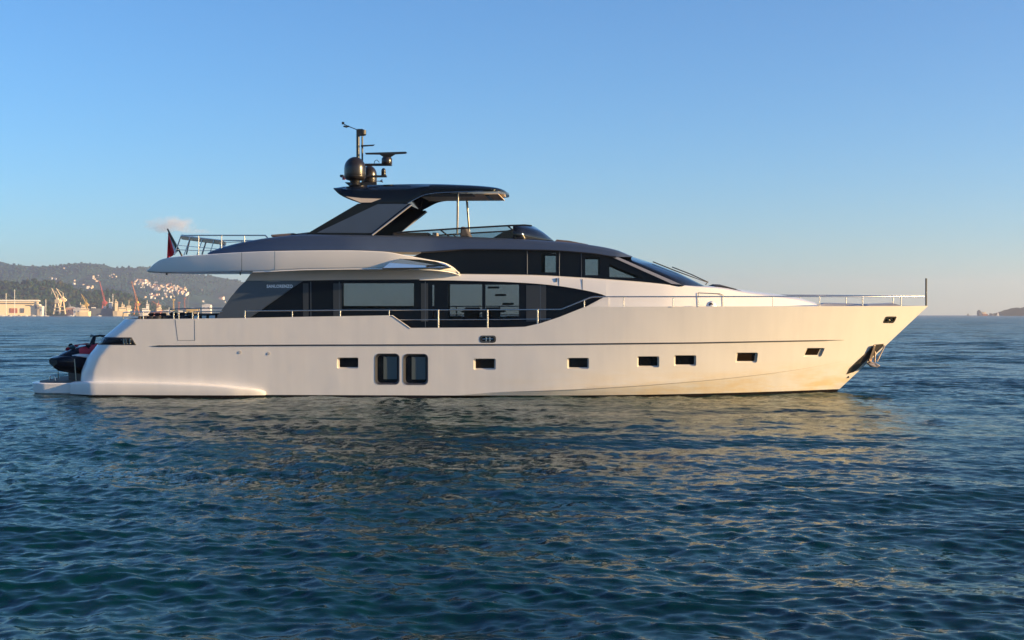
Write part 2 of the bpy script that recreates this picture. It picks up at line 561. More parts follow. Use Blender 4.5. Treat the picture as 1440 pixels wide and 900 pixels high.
def rrect(x0, y0, x1, y1, r, n=5):
    pts = []
    for cx, cyy, a0 in ((x1-r, y0+r, -90), (x1-r, y1-r, 0), (x0+r, y1-r, 90), (x0+r, y0+r, 180)):
        for k in range(n):
            a = R(a0 + 90*k/(n-1)); pts.append((cx + r*math.cos(a), cyy + r*math.sin(a)))
    return pts
def skew(pts, k):                 # slant a port with the stem
    ym = sum(p[1] for p in pts)/len(pts)
    return [(p[0] - k*(p[1]-ym), p[1]) for p in pts]

PORTS = [   # frame outline on the hull, glass outline
    (rrect(474, 502.8, 504, 518.2, 2.0), rrect(477, 503.6, 503, 516.6, 1.2)),
    (rrect(666, 504.2, 697.2, 520, 2.0), rrect(668.6, 505, 695, 518, 1.2)),
    (rrect(797.5, 503.2, 828.2, 518.6, 2.0), rrect(800, 504, 826.2, 516.8, 1.2)),
    (rrect(896, 501, 927, 516.6, 2.0), rrect(898, 501.8, 924.6, 514.6, 1.2)),
    (rrect(947.8, 499.6, 979, 514.6, 2.0), rrect(950, 500.3, 976.4, 512.8, 1.2)),
    (skew(rrect(1034.5, 495.8, 1065.2, 510, 2.0), .12), skew(rrect(1037, 496.6, 1061.8, 508, 1.2), .12)),
    (skew(rrect(1131.5, 489.3, 1157.5, 501.6, 2.0), .45), skew(rrect(1134, 490, 1152, 499.4, 1.2), .45)),
]
BIGPORTS = [(rrect(527.6, 497.6, 561.4, 540.6, 6), rrect(530.4, 500.2, 559.4, 538.4, 5)),
            (rrect(567.3, 498, 601.6, 541, 6), rrect(570.1, 500.6, 599.6, 538.8, 5))]
FAIR = [rrect(675, 472.4, 697, 481.4, 3.6), skew(rrect(1243.8, 445.6, 1258.8, 453.8, 2), .5)]

def cutter_from(px_pts, depth, mb, m):
    vs_ = []
    n = len(px_pts)
    for off in (0.25, -depth):
        for q in px_pts: vs_.append(PH(q[0], q[1], 0) + Vector((0, -off, 0)))
    mb.add(vs_, [tuple(range(n)), tuple(range(2*n-1, n-1, -1))] + [(i, n+i, n+(i+1) % n, (i+1) % n) for i in range(n)], m)

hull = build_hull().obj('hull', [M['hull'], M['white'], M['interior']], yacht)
cut = MB()
# bulwark gates amidships, both sides
gate = [(551, 430), (552, 443.6), (577, 461.2), (700, 460.6), (738, 459.6), (760, 454.6), (785, 446.4), (822, 431.7), (826, 425), (700, 420)]
for sgn in (-1, 1):
    vs_ = []
    for yy in (4.2, 3.0):
        for q in gate:
            p = P(q[0], q[1], -3.45); vs_.append((p.x, sgn*yy, p.z))
    n = len(gate)
    cut.add(vs_, [tuple(range(n)), tuple(range(2*n-1, n-1, -1))] + [(i, n+i, n+(i+1) % n, (i+1) % n) for i in range(n)], 1)
for fr, gl in PORTS: cutter_from(fr, 0.11, cut, 1)
for fr, gl in BIGPORTS: cutter_from(fr, 0.12, cut, 1)
for fr in FAIR: cutter_from(fr, 0.10, cut, 2)
VENT = [(141, 474.4), (184.6, 474.6), (191, 484.8), (135.5, 484.6)]
cutob = cut.obj('cutter', [M['hull'], M['white'], M['interior']])
md = hull.modifiers.new('cut', 'BOOLEAN')
md.operation = 'DIFFERENCE'; md.solver = 'EXACT'; md.object = cutob
cutob.parent = yacht
dg = bpy.context.evaluated_depsgraph_get()
me2 = bpy.data.meshes.new_from_object(hull.evaluated_get(dg))
hull.modifiers.remove(md)
hull.data = me2
me2.name = 'hull'
bpy.data.objects.remove(cutob)
me2.polygons.foreach_set('use_smooth', [True]*len(me2.polygons))
me2.set_sharp_from_angle(angle=R(24))
# true skin normals on the topsides so the plating reads fair
def hull_normal(x, z):
    e = 0.01
    dx = (hb(x+e, z) - hb(x-e, z)) / (2*e); dz = (hb(x, z+e) - hb(x, z-e)) / (2*e)
    return Vector((-dx, -1.0, -dz)).normalized()
cn = [Vector(c.vector) for c in me2.corner_normals]
for p in me2.polygons:
    c = p.center
    if c.z < 0.05 and c.z < z_ch(c.x): continue
    if abs(c.y) < 0.2 or c.x < x_stern(c.z) + 0.02: continue
    b = hb(c.x, c.z)
    if abs(abs(c.y) - b) > 0.035: continue
    if abs(c.z - z_ch(c.x)) < 0.10: continue
    sg = -1 if c.y < 0 else 1
    nn = hull_normal(c.x, c.z)
    if p.normal.dot(Vector((nn.x, -sg*nn.y*1.0 if sg > 0 else nn.y, nn.z))) < 0.9: continue
    for li in p.loop_indices:
        v = me2.vertices[me2.loops[li].vertex_index].co
        if v.x < x_stern(v.z) + 0.85: continue
        zz = v.z
        if abs(zz - z_ch(v.x)) < 0.02: zz += 0.03 if c.z > z_ch(c.x) else -0.03
        nv = hull_normal(v.x, zz)
        cn[li] = Vector((nv.x, nv.y if sg < 0 else -nv.y, nv.z))
me2.normals_split_custom_set(cn)

def hull_plate(name, px_pts, off, m, thick=0.012, parent=yacht):
    n = len(px_pts); vs_ = []
    for o_ in (off, off - thick):
        for q in px_pts: vs_.append(PH(q[0], q[1], 0) + Vector((0, -o_, 0)))
    mb = MB().add(vs_, [tuple(range(n)), tuple(range(2*n-1, n-1, -1))] + [(i, n+i, n+(i+1) % n, (i+1) % n) for i in range(n)])
    return mb.obj(name, m, parent)
def hull_ring(name, outer, inner, o0, o1, m, parent=yacht, slope=0.0):
    n = len(outer); vs_ = []
    for pts, o_ in ((outer, o0), (outer, o1), (inner, o1 - slope), (inner, o0)):
        for q in pts: vs_.append(PH(q[0], q[1], 0) + Vector((0, -o_, 0)))
    fs_ = []
    for a in range(4):
        b = (a+1) % 4
        for i in range(n): fs_.append((a*n+i, a*n+(i+1) % n, b*n+(i+1) % n, b*n+i))
    return MB().add(vs_, fs_).obj(name, m, parent)

def grow(pts, d):
    cx = sum(p[0] for p in pts)/len(pts); cyy = sum(p[1] for p in pts)/len(pts)
    w = max(p[0] for p in pts)-cx; h = max(p[1] for p in pts)-cyy
    return [(cx+(p[0]-cx)*(w+d)/w, cyy+(p[1]-cyy)*(h+d)/h) for p in pts]
for k_, (fr, gl) in enumerate(PORTS):
    w = hull_plate('port_window', gl, -0.085, M['browng' if k_ in (1, 5, 6) else 'darkglass'])
    hull_ring('frame', fr, gl, -0.10, -0.05, M['sill'], w, 0.03)
for i, (fr, gl) in enumerate(BIGPORTS):
    w = hull_plate('hull_window', gl, -0.075, M['darkglass'])
    hull_ring('frame', grow(fr, 0.5), gl, -0.085, 0.006, M['trimdark'], w, 0.045)
    x0, x1 = min(p[0] for p in gl), max(p[0] for p in gl)
    y0, y1 = min(p[1] for p in gl), max(p[1] for p in gl)
    hull_plate('blind', [(x0+8.5, y0+1.5), (x1-1.5, y0+1.5), (x1-1.5, y1-5), (x0+8.5, y1-5)], -0.066, mat('pale_blind', (0.10, 0.125, 0.13), 0.25), 0.008, w)
for fr in FAIR:
    w = hull_ring('fairlead', grow(fr, 0.6), grow(fr, -1.6), -0.03, 0.006, M['steel'], yacht)
    cx = sum(p[0] for p in fr)/len(fr); y0 = min(p[1] for p in fr); y1 = max(p[1] for p in fr)
    mb = MB()
    for dx in (-2.6, 2.6):
        mb.tube([PH(cx+dx, y0+0.6, -0.05), PH(cx+dx, y1-0.6, -0.05)], 0.04)
    mb.tube([PH(cx-8, (y0+y1)/2, -0.07), PH(cx+8, (y0+y1)/2, -0.07)] if cx < 900 else [PH(cx-4, (y0+y1)/2, -0.07), PH(cx+4, (y0+y1)/2, -0.07)], 0.03)
    mb.obj('roller', M['chrome'], w, 40)
# stern mooring recess: its shade laid on as dark plates, with steel posts
def hull_patch(name, q, nx, ny, off, m, parent=yacht):
    tl, tr, br, bl = q
    g = []
    for j in range(ny+1):
        for i in range(nx+1):
            u, v_ = i/nx, j/ny
            x = (tl[0]*(1-u)+tr[0]*u)*(1-v_)+(bl[0]*(1-u)+br[0]*u)*v_; y = (tl[1]*(1-u)+tr[1]*u)*(1-v_)+(bl[1]*(1-u)+br[1]*u)*v_
            c = PH(x, y); e = .02
            nn = hull_normal(c.x, c.z); g.append(c + nn*off)
    mb = MB(); mb.add(g, [(j*(nx+1)+i, j*(nx+1)+i+1, (j+1)*(nx+1)+i+1, (j+1)*(nx+1)+i) for j in range(ny) for i in range(nx)])
    o = mb.obj(name, m, parent, 60)
    sd = o.modifiers.new('t', 'SOLIDIFY'); sd.thickness = .03
    return o
w = hull_patch('mooring_recess', [(144, 474.2), (185, 474.4), (191.5, 485), (137.6, 484.8)], 24, 4, .010, M['trimdark'])
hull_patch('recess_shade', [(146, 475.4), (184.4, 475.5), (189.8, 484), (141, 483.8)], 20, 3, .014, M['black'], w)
mb = MB()
for px in (174.5, 178, 183): mb.tube([PH(px, 475.8, 0.0), PH(px, 483.8, 0.0)], [0.05, 0.035])
mb.obj('fairlead_post', M['chrome'], w, 40)
mb = MB(); mb.tube([PH(148, 478, 0.0), PH(172, 478, 0.0)], 0.03); mb.obj('roller', M['steel'], w, 40)
# rubbing strake line: a dark strip for the shadow in its groove
xs_ = np.linspace(213.5, 1187, 110)
ysf = lin([(213.5, 486.6), (440, 485.4), (740, 484.6), (980, 482.2), (1187, 478.2)])
def strake(o_in, o_out, hgt):
    rings = []
    for px in xs_:
        c = PH(px, ysf(px)); e = min(1, (px-213)/8, (1187.5-px)/30); h = hgt*max(0.1, e)/2
        rings.append([c+Vector((0, o_in, h)), c+Vector((0, -o_out, h*0.5)), c+Vector((0, -o_out, -h*0.5)), c+Vector((0, o_in, -h))])
    mb = MB(); mb.loft(rings)
    mb.loft([[mir(p) for p in r] for r in rings])
    return mb
strake(0.02, 0.022, 0.065).obj('rubbing_strake', M['trimdark'], yacht, 30)
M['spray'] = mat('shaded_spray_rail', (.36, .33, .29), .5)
# spray rail along the chine, fading out at both ends
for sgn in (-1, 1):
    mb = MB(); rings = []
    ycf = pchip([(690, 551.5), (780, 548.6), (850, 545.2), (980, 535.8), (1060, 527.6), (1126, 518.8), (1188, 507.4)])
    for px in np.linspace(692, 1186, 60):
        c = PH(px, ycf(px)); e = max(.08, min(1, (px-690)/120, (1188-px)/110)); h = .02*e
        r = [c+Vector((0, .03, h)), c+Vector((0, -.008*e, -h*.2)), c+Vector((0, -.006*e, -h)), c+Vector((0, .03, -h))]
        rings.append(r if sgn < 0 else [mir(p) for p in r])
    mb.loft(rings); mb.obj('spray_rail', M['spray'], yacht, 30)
# small skin fittings
for px, py in ((337.5, 495.4), (378, 497.2)):
    mb = MB(); c = PH(px, py); mb.tube([c+Vector((0, .03, 0)), c+Vector((0, -.012, 0))], 0.05, 12); mb.obj('hull_outlet', M['sill'], yacht, 40)
c = PH(1192.5, 530); mb = MB(); mb.tube([c+Vector((0, .03, 0)), c+Vector((0, -.02, 0))], 0.045, 10); mb.obj('hull_outlet', M['interior'], yacht, 40)

def outline(name, pts, r, m, parent=yacht):
    mb = MB(); mb.tube(pts, r, 6); return mb.obj(name, m, parent, 60)
# boarding gate in the aft bulwark: door leaf with its seams
gq = [(246.4, 449.6), (250, 478.6), (274, 478.6), (273.6, 449.2)]
g = hull_plate('boarding_gate', gq, 0.002, M['white'], 0.02)
outline('seam', [PH(q[0], q[1], -0.009) for q in gq], 0.014, M['trimdark'], g)
outline('hinge_edge', [PH(273.6, 449.8, -.006), PH(274, 478, -.006)], 0.013, M['chrome'], g)

# after sponson along the waterline
def sponson():
    mb = MB(); rings = []
    top = pchip([(108.5, 537), (200, 538), (280, 540.6), (340, 545.5), (366, 549), (373, 551.5)])
    for px in np.concatenate([np.linspace(108.5, 330, 30), np.linspace(335, 373, 14)]):
        e = math.sqrt(max(0.0, min(1, (374-px)/45)))
        o_ = 0.05 + 0.20*e
        t = PH(px, top(px)); bz = P(px, 559, -3.4).z
        x, zt = t.x, t.z
        yb = -max(hb(x, max(zt, 0)), 2.6)
        if px < 140: yb = -max(-yb, 3.0 + 0.29*min(1, (px-108)/30))
        zb = min(-0.12, zt-0.15)
        rings.append([Vector((x, yb+.12, zt+.035)), Vector((x, yb-o_*0.88, zt+.014)), Vector((x, yb-o_*0.97, zt-.004)), Vector((x, yb-o_, zt-.05)), Vector((x, yb-o_*0.97, 0.12)), Vector((x, yb-o_*0.6, zb)), Vector((x, yb+.12, zb))])
    return rings
_sr = sponson()
for rr_ in (_sr, [[mir(p) for p in r] for r in _sr]):
    mb = MB(); mb.loft(rr_); mb.obj('stern_sponson', M['hull'], yacht, 50)
# swim platform
def platform():
    mb = MB(); rings = []
    zt = Pm(80, 538, 2.9).z; zb = Pm(80, 554, 2.9).z
    xa = P(46.3, 538, -2.6).x; xf = P(108.2, 538, -3.2).x
    for x in list(xa + 0.7*(1-np.cos(np.linspace(0, 1, 9)*math.pi/2))) + [xf-0.01]:
        e = min(1, (x-xa)/0.7)
        y = 2.55 + 0.64*math.sqrt(max(0, 1-(1-e)**2))
        in_ = 0.10*(1-e)
        rings.append(sym([Vector((x+in_, 0, zb)), Vector((x+in_, -y+.10, zb)), Vector((x+in_*.5, -y+.03, zb+.06)), Vector((x, -y, zt-.03)), Vector((x, -y+.03, zt)), Vector((x, 0, zt))]))
    mb.loft(rings)
    return mb, zt, xa, xf
mb, PLZ, PXA, PXF = platform()
sp_ = mb.obj('swim_platform', M['white'], yacht, 35)
mb = MB(); pts = []
for y in (-2.95, 2.95): pass
poly = [(PXA+.12, -2.3), (PXA+.35, -2.8), (PXA+.7, -3.0), (PXF-.02, -3.02), (PXF-.02, 3.02), (PXA+.7, 3.0), (PXA+.35, 2.8), (PXA+.12, 2.3)]
n = len(poly)
mb.add([(p[0], p[1], PLZ+.004) for p in poly] + [(p[0], p[1], PLZ+.02) for p in poly], [tuple(range(n-1, -1, -1)), tuple(range(n, 2*n))] + [(i, (i+1) % n, n+(i+1) % n, n+i) for i in range(n)])
mb.obj('deck_planking', M['teak'], sp_)

# --- plates with openings (fore-and-aft planes)
def plate(name, outer, holes, y, thick, m, parent=yacht, both=True, sides=(-1, 1)):
    out = []
    for sgn in (sides if both else (-1,)):
        polys = [[P(q[0], q[1], -y) for q in lp] for lp in [outer] + holes]
        flat = [p for lp in polys for p in lp]
        tris = tessellate_polygon([[Vector((p.x, p.z, 0)) for p in lp] for lp in polys])
        n = len(flat)
        ya, yb = y, y - thick
        vs_ = [(p.x, sgn*ya, p.z) for p in flat] + [(p.x, sgn*yb, p.z) for p in flat]
        fs_ = [tuple(t) for t in tris] + [tuple(n+i for i in reversed(t)) for t in tris]
        o_ = 0
        for lp in polys:
            k = len(lp)
            for i in range(k): fs_.append((o_+i, o_+(i+1) % k, n+o_+(i+1) % k, n+o_+i))
            o_ += k
        out.append(MB().add(vs_, fs_).obj(name, m, parent))
    return out
def rect(x0, y0, x1, y1): return [(x0, y0), (x1, y0), (x1, y1), (x0, y1)]

# main deck: black glazed band with three clear windows
top = [(425, 395.2), (480, 393.6), (600, 393.2), (677, 394.6), (747, 397.6), (786, 401.4), (819, 406.6), (845, 413), (852, 416.2)]
o1, o2, o3, o0 = rect(482, 398.5, 582, 434), rect(630, 400, 678, 451), rect(682.6, 400.4, 729.8, 451), rect(608, 400.5, 610.6, 449)
wo = top + [(822, 432), (790, 463), (355, 463), (345, 450)]
far_o = [rect(446, 397, 606, 434), rect(612, 398.5, 768, 451)]   # the port side has one long pane abreast of the table
walls = plate('saloon_wall', wo, [o1, o2, o3, o0], 2.68, 0.06, M['black'], sides=(-1,)) + plate('saloon_wall', wo[:4]+[(760, 396.4), (780, 399.6)]+wo[5:], far_o, 2.68, 0.06, M['black'], sides=(1,))
for wl in walls:
    sg = -1 if wl is walls[0] else 1
    for hq in ((o1, o2, o3, o0) if sg < 0 else far_o):
        a, b = P(*hq[0], -2.68), P(*hq[2], -2.68)
        MB().box((a.x-.01, sg*2.65-.006, b.z-.01), (b.x+.01, sg*2.65+.006, a.z+.01)).obj('window', M['tint'], wl)
# paler grey strips laid on the face of the dark glass
M['pale_strip'] = mat('grey_strip', (.03, .037, .047), .35)
for px0, px1 in ((468.5, 480.5), (426, 434), (592, 602), (740, 768)):
    a, b = P(px0, 398.5 if px0 < 700 else 401, -2.684), P(px1, 452, -2.684)
    MB().box((a.x, -2.686, b.z), (b.x, -2.6815, a.z)).obj('pale_strip', M['pale_strip'], walls[0])
# seams between the panes
for px in (437, 477, 598, 760):
    a, b = P(px, 396 if px < 700 else 400, -2.685), P(px, 462, -2.685)
    MB().box((a.x-.012, -2.688, b.z), (a.x+.012, -2.681, a.z)).obj('pane_joint', M['panel'], walls[0])
# slate wing panels with the maker's lettering
pan = [(345, 395.4), (425, 395.4), (351, 447), (340, 463), (296, 463), (305, 446), (313, 434), (325, 417), (336, 404)]
pn = plate('wing_panel', pan, [], 2.74, 0.16, M['panel'])
txt = bpy.data.curves.new('lettering', 'FONT')
txt.body = 'SANLORENZO'
txt.size = 0.155; txt.extrude = 0.004; txt.space_character = 1.12; txt.offset = 0.007
to = bpy.data.objects.new('lettering', txt); col.objects.link(to)
dg = bpy.context.evaluated_depsgraph_get()
tm = bpy.data.meshes.new_from_object(to.evaluated_get(dg))
bpy.data.objects.remove(to)
wx = max(v.co.x for v in tm.vertices)
a, b = P(375, 404.6, -2.75), P(411.5, 404.6, -2.75)
for v in tm.vertices:
    x, y, z = v.co
    v.co = (a.x + x*(b.x-a.x)/wx, -2.744 - z, a.z + y)
tm.materials.append(M['letter'])
lo = bpy.data.objects.new('lettering', tm); col.objects.link(lo); lo.parent = pn[0]
# shadow above the glass, drawn as a black strip
plate('shade_strip', [(346, 393.4), (480, 392.6), (600, 392.4), (677, 393.6), (677, 395.4), (600, 394.2), (480, 394.4), (346, 395.6)], [], 2.71, 0.05, M['blackm'])
# dark inner box forward (galley bulkhead) and a low inner sill, so that only real windows are seen through
def ibox(name, pxa, pxb, pya, pyb, y0, y1, m=M['interior']):
    a = P(pxa, pya, -2.6); b = P(pxb, pyb, -2.6)
    return MB().box((a.x, y0, b.z), (b.x, y1, a.z)).obj(name, m, yacht)
ibox('cabin_bulkhead', 774, 778, 396, 462, -2.55, 2.55)
ibox('cabin_bulkhead', 438, 442, 396, 462, -2.55, 2.55)
# stair to the upper deck: open treads
for px, py in ((694, 404.3), (704, 415), (714.5, 427.5)):
    a = P(px-2, py-1.3, 0.6)
    p0, p1 = P(px-7.5, py+1.4, 0.4), P(px+6.5, py-1.4, 0.4)
    MB().box((p0.x, 0.2, p0.z), (p1.x, 1.2, p1.z)).obj('stair_tread', M['interior'], yacht)

# soffit between the side wings and the saloon glass
yo_w = pchip([(206, 2.45), (217, 2.72), (240, 2.98), (293, 3.20), (340, 3.34), (400, 3.45), (470, 3.48), (540, 3.48), (600, 3.34), (630, 3.05), (646, 2.84)])
w_top = pchip([(206.5, 381.2), (217.5, 370.2), (227, 364.7), (239, 362), (293, 357.6), (340, 354.7), (386, 353), (480, 352), (540, 354), (575, 360), (605, 365.4), (623, 368.8), (636, 375), (646, 384)])
w_bot = pchip([(206.5, 383), (230, 384.4), (355, 382.8), (440, 379.4), (537, 378.4), (600, 379.5), (630, 382.5), (646, 386.4)])
s_top = lin([(345, 395.2), (420, 395), (480, 393.8), (600, 393.2), (646, 394)])
mb = MB(); rings = []
for t in np.linspace(0, 1, 60):
    pa = 355.5 + t*(645-355.5); pb = 345 + t*(646-345)
    A = P(pa, w_bot(pa)+.2, -(yo_w(pa)-.03)); B = P(pb, s_top(pb), -2.70)
    mid = A.lerp(B, .5) + Vector((0, 0.10, 0.06))
    up = A.z + .10
    rings.append(sym([Vector((B.x, 0, B.z)), B, mid, A, Vector((A.x, A.y+.05, up)), Vector((A.x, 0, up))]))
mb.loft(rings); mb.obj('cabin_soffit', M['white'], yacht, 40)
# upper deck side wings
mb = MB(); rings = []
for px in np.concatenate([np.linspace(206.5, 245, 16), np.linspace(250, 540, 50), np.linspace(545, 646, 34)]):
    y = yo_w(px); T = P(px, w_top(px), -y-.02); B = P(px, w_bot(px), -y)
    if T.z < B.z+.05: T.z = B.z+.05
    tz = T.z
    rings.append(sym([Vector((B.x, 0, B.z)), Vector((B.x, -y+.22, B.z)), Vector((B.x, -y+.02, B.z+.05)), Vector((B.x, -y, B.z+.09)),
                      Vector((T.x, -y-.02, tz-.02)), Vector((T.x, -y, tz)), Vector((T.x, -y+.16, tz)), Vector((T.x, -y+.2, min(tz-.02, B.z+.34))), Vector((T.x, 0, min(tz-.02, B.z+.34)))]))
mb.loft(rings); wing = mb.obj('upper_deck_wing', M['white'], yacht, 38)
mb = MB()
for px in (340, 386.5):
    y = yo_w(px)
    mb2 = MB(); mb2.tube([P(px, w_top(px)+.5, -y-.010), P(px, (w_top(px)+w_bot(px))/2, -y), P(px, w_bot(px)-1.5, -y+.008)], 0.013, 6)
    mb2.obj('panel_joint', M['trimdark'] if px < 350 else M['chrome'], wing, 50)
# underside lip lights
MB().box(tuple(P(337, 386.6, -3.1)), tuple(P(339, 383, -3.0))).obj('deck_light', M['trimdark'], wing)
MB().box(tuple(P(233, 386.6, -2.6)), tuple(P(236, 383.6, -2.5))).obj('deck_light', M['trimdark'], wing)
# glazed scoop let into the end of the wing
sc_ = [(537.5, 377.4), (548, 369.5), (562, 363.8), (590, 365), (612, 367.6), (626, 371), (634, 376.4)]
vs_ = []
for px, py in sc_:
    y = yo_w(px) + 0.20 - 0.11*max(0, (377.4-py)/13)
    vs_.append(P(px, py, -y))
n = len(sc_)
mb = MB(); mb.add(vs_ + [p+Vector((0, .3, 0)) for p in vs_], [tuple(range(n)), tuple(range(2*n-1, n-1, -1))] + [(i, n+i, n+(i+1) % n, (i+1) % n) for i in range(n)])
sg_ = mb.obj('wing_window', mat('mirror_glass', (.42, .47, .55), .08, metal=.9), yacht)
mb = MB(); mb.tube([vs_[0]+Vector((0, -.01, 0)), vs_[-1]+Vector((0, -.01, 0))], 0.018, 6); mb.obj('sill', M['trimdark'], sg_, 50)
mb = MB(); mb.tube([P(600, 373.6, -(yo_w(600)+.20)), P(626, 373.4, -(yo_w(626)+.20))], 0.022, 6); mb.obj('cleat', M['black'], sg_, 50)

# white superstructure sides running into the foredeck trunk
h_top = pchip([(590, 384.6), (650, 385.2), (742, 386.4), (817, 390.2), (905, 396.4), (960, 401), (985, 402.8), (1005, 404.2), (1046, 411), (1080, 415.6), (1122, 421.4), (1150, 429)])
h_bot = pchip([(590, 394), (600, 394), (677, 395.3), (747, 398.4), (786, 402.2), (819, 407.6), (845, 413.6), (853, 416.6)])
h_y = pchip([(590, 2.74), (860, 2.74), (930, 2.68), (985, 2.45), (1046, 2.05), (1100, 1.65), (1150, 1.2)])
mb = MB(); rings = []
for px in np.concatenate([np.linspace(590, 852, 50), np.linspace(852.05, 1150, 60)]):
    y = h_y(px); T = P(px, h_top(px), -y+.05); B = P(px, h_bot(px) if px <= 852.1 else 446, -y)
    cam_ = 0.10*min(1, max(0, (px-985)/40))
    if T.z < B.z+.05: T.z = B.z+.05
    rings.append(sym([Vector((B.x, 0, B.z)), B, Vector((T.x, -y+.02, T.z-.10)), Vector((T.x, -y+.05, T.z-.03)), Vector((T.x, -y+.12, T.z)), Vector((T.x, -y*.5, T.z+cam_*.75)), Vector((T.x, 0, T.z+cam_))]))
mb.loft(rings[:50]); mb.loft(rings[50:]); ss_ = mb.obj('superstructure_side', M['white'], yacht, 34)
plate('fairing', [(856, 416.4), (852.2, 416.4), (822, 432.6), (790, 462), (856, 462)], [], 2.746, 0.1, M['white'])
# pilot door seams and the locker hatch forward
for px, a_, b_ in ((786, 386.6, 402), (819, 388.4, 407.4)):
    outline('door_seam', [P(px, h_top(px)+2.2, -2.722), P(px, b_, -2.736)], 0.010, M['trimdark'], ss_)
MB().box(tuple(P(781.6, 396.6, -2.745)), tuple(P(783, 391.2, -2.70))).obj('door_handle', M['trimdark'], ss_)
hq = [(982, 431), (982, 411.6), (1012, 413), (1016.8, 415), (1016.8, 431)]
outline('locker_hatch', [P(q[0], q[1], -(h_y(q[0])+.012)) for q in hq], 0.010, M['trimdark'], ss_)

# upper (wheelhouse) glazed band
ub = [(579, 361.8), (592, 356), (638, 352.2), (660, 350.4), (760, 351.2), (835, 356), (868, 360.8), (945, 399.4), (958, 402.4), (905, 399), (817, 392), (742, 388.4), (648, 387), (640, 382), (600, 366)]
w1, w2, w3 = rect(761, 356, 781.5, 383), rect(823, 361.4, 843.4, 387), [(857, 371), (880, 381), (905, 391.2), (857, 389.4)]
uw = plate('wheelhouse_wall', ub, [w1, w2, w3], 2.60, 0.05, M['black'])
for wl in uw:
    sg = -1 if wl is uw[0] else 1
    for hq in (w1, w2, w3):
        ps = [P(q[0], q[1], -2.6) for q in hq]; n = len(ps)
        mb = MB().add([(p.x, sg*2.575, p.z) for p in ps]+[(p.x, sg*2.568, p.z) for p in ps], [tuple(range(n)), tuple(range(2*n-1, n-1, -1))] + [(i, n+i, n+(i+1) % n, (i+1) % n) for i in range(n)])
        mb.obj('window', M['tint'], wl)
for px, a_, b_ in ((741.4, 352.5, 386), (786.5, 353.5, 388), (817.5, 356, 390)):
    outline('pane_joint', [P(px, a_, -2.604), P(px, b_, -2.604)], 0.011, M['slate'], uw[0])
# helm bulkheads inside the wheelhouse
ibox('wheelhouse_bulkhead', 735, 739, 354, 386, -2.5, 2.5)
# bright pillar between side glass and windscreen
pil = plate('windscreen_pillar', [(858, 360.2), (869, 361.4), (958, 400.2), (945, 399.2)], [], 2.63, 0.06, M['greypatch'])
# windscreen, curved in plan
mb = MB()
front = lin([(0, 0), (1, 1)])
nr = [(869, 361.2), (900, 375), (930, 388), (959, 401.6)]
ctr = [(889, 361.0), (921, 371.2), (954, 384.2), (990, 402.0)]
rows = []
for (a, b) in zip(nr, ctr):
    A = P(*a, -2.6); C = P(*b, 0.0)
    row = []
    for k in range(13):
        u = -1 + 2*k/12
        x = C.x + (A.x-C.x)*abs(u)**2.2; z = C.z + (A.z-C.z)*abs(u)**2.2
        row.append(Vector((x, 2.6*u, z)))
    rows.append(row)
mb.loft(rows, cap=False, closed=False)
wsn = mb.obj('windscreen', M['darkglass'], yacht, 60)
sol = wsn.modifiers.new('thickness', 'SOLIDIFY'); sol.thickness = 0.03
for y, pts in ((-0.9, [(918, 369.2), (950, 382), (995, 398.5), (992, 401.5)]), (0.5, [(945, 376.5), (972, 387), (996, 398.2)])):
    outline('wiper', [P(q[0], q[1], y) + Vector((0, 0, .03)) for q in pts], 0.022, M['blackm'], wsn)

# slate coaming and roof above
r_bot = pchip([(293, 357.6), (340, 354.4), (386, 352.4), (480, 351.4), (580, 354.6), (600, 354), (638, 351.4), (660, 350.4), (760, 351.4), (835, 356.4), (868, 361), (889, 361.4)])
r_top = pchip([(293, 356.2), (300, 352), (309, 348.8), (344, 340), (381, 334), (431, 329.8), (530, 331), (620, 332), (700, 334.8), (775, 339), (820, 343.2), (865, 351), (889, 360.6)])
r_y = pchip([(293, 2.85), (340, 3.02), (400, 3.16), (480, 3.22), (560, 2.95), (620, 2.72), (868, 2.66), (889, 2.35)])
mb = MB(); rings = []
for px in np.concatenate([np.linspace(293, 345, 18), np.linspace(350, 889, 90)]):
    y = r_y(px); B = P(px, r_bot(px), -y); T = P(px, r_top(px), -y+.30)
    if T.z < B.z+.03: T.z = B.z+.03
    h = T.z-B.z
    rings.append(sym([Vector((B.x, 0, B.z)), B, Vector((B.x*.4+T.x*.6, -y+.06, B.z+h*.62)), Vector((T.x, -y+.16, T.z-h*.12)), T, Vector((T.x, -1.4, T.z+.02)), Vector((T.x, 0, T.z+.03))]))
mb.loft(rings); roof = mb.obj('roof', M['slate'], yacht, 32)
# eyebrow shadow line over the upper glass, drawn as a black tube
mb = MB(); mb.tube([P(px, r_bot(px)+.5, -(r_y(px)-.01)) for px in np.linspace(592, 866, 40)], 0.03, 6); mb.obj('eyebrow_shadow_line', M['blackm'], roof, 50)
# raised hatch on the roof forward
hp = [(779, 340), (783, 336.8), (800, 338.4), (827, 343.6), (827, 346)]
vs_ = [Vector((P(q[0], q[1], -.9).x, s_*.9, P(q[0], q[1], -.9).z)) for s_ in (-1, 1) for q in hp]
MB().add(vs_, [(0,1,2,3,4), (9,8,7,6,5)]+[(i, 5+i, 5+(i+1) % 5, (i+1) % 5) for i in range(5)]).obj('roof_hatch', M['sunpad'], roof)
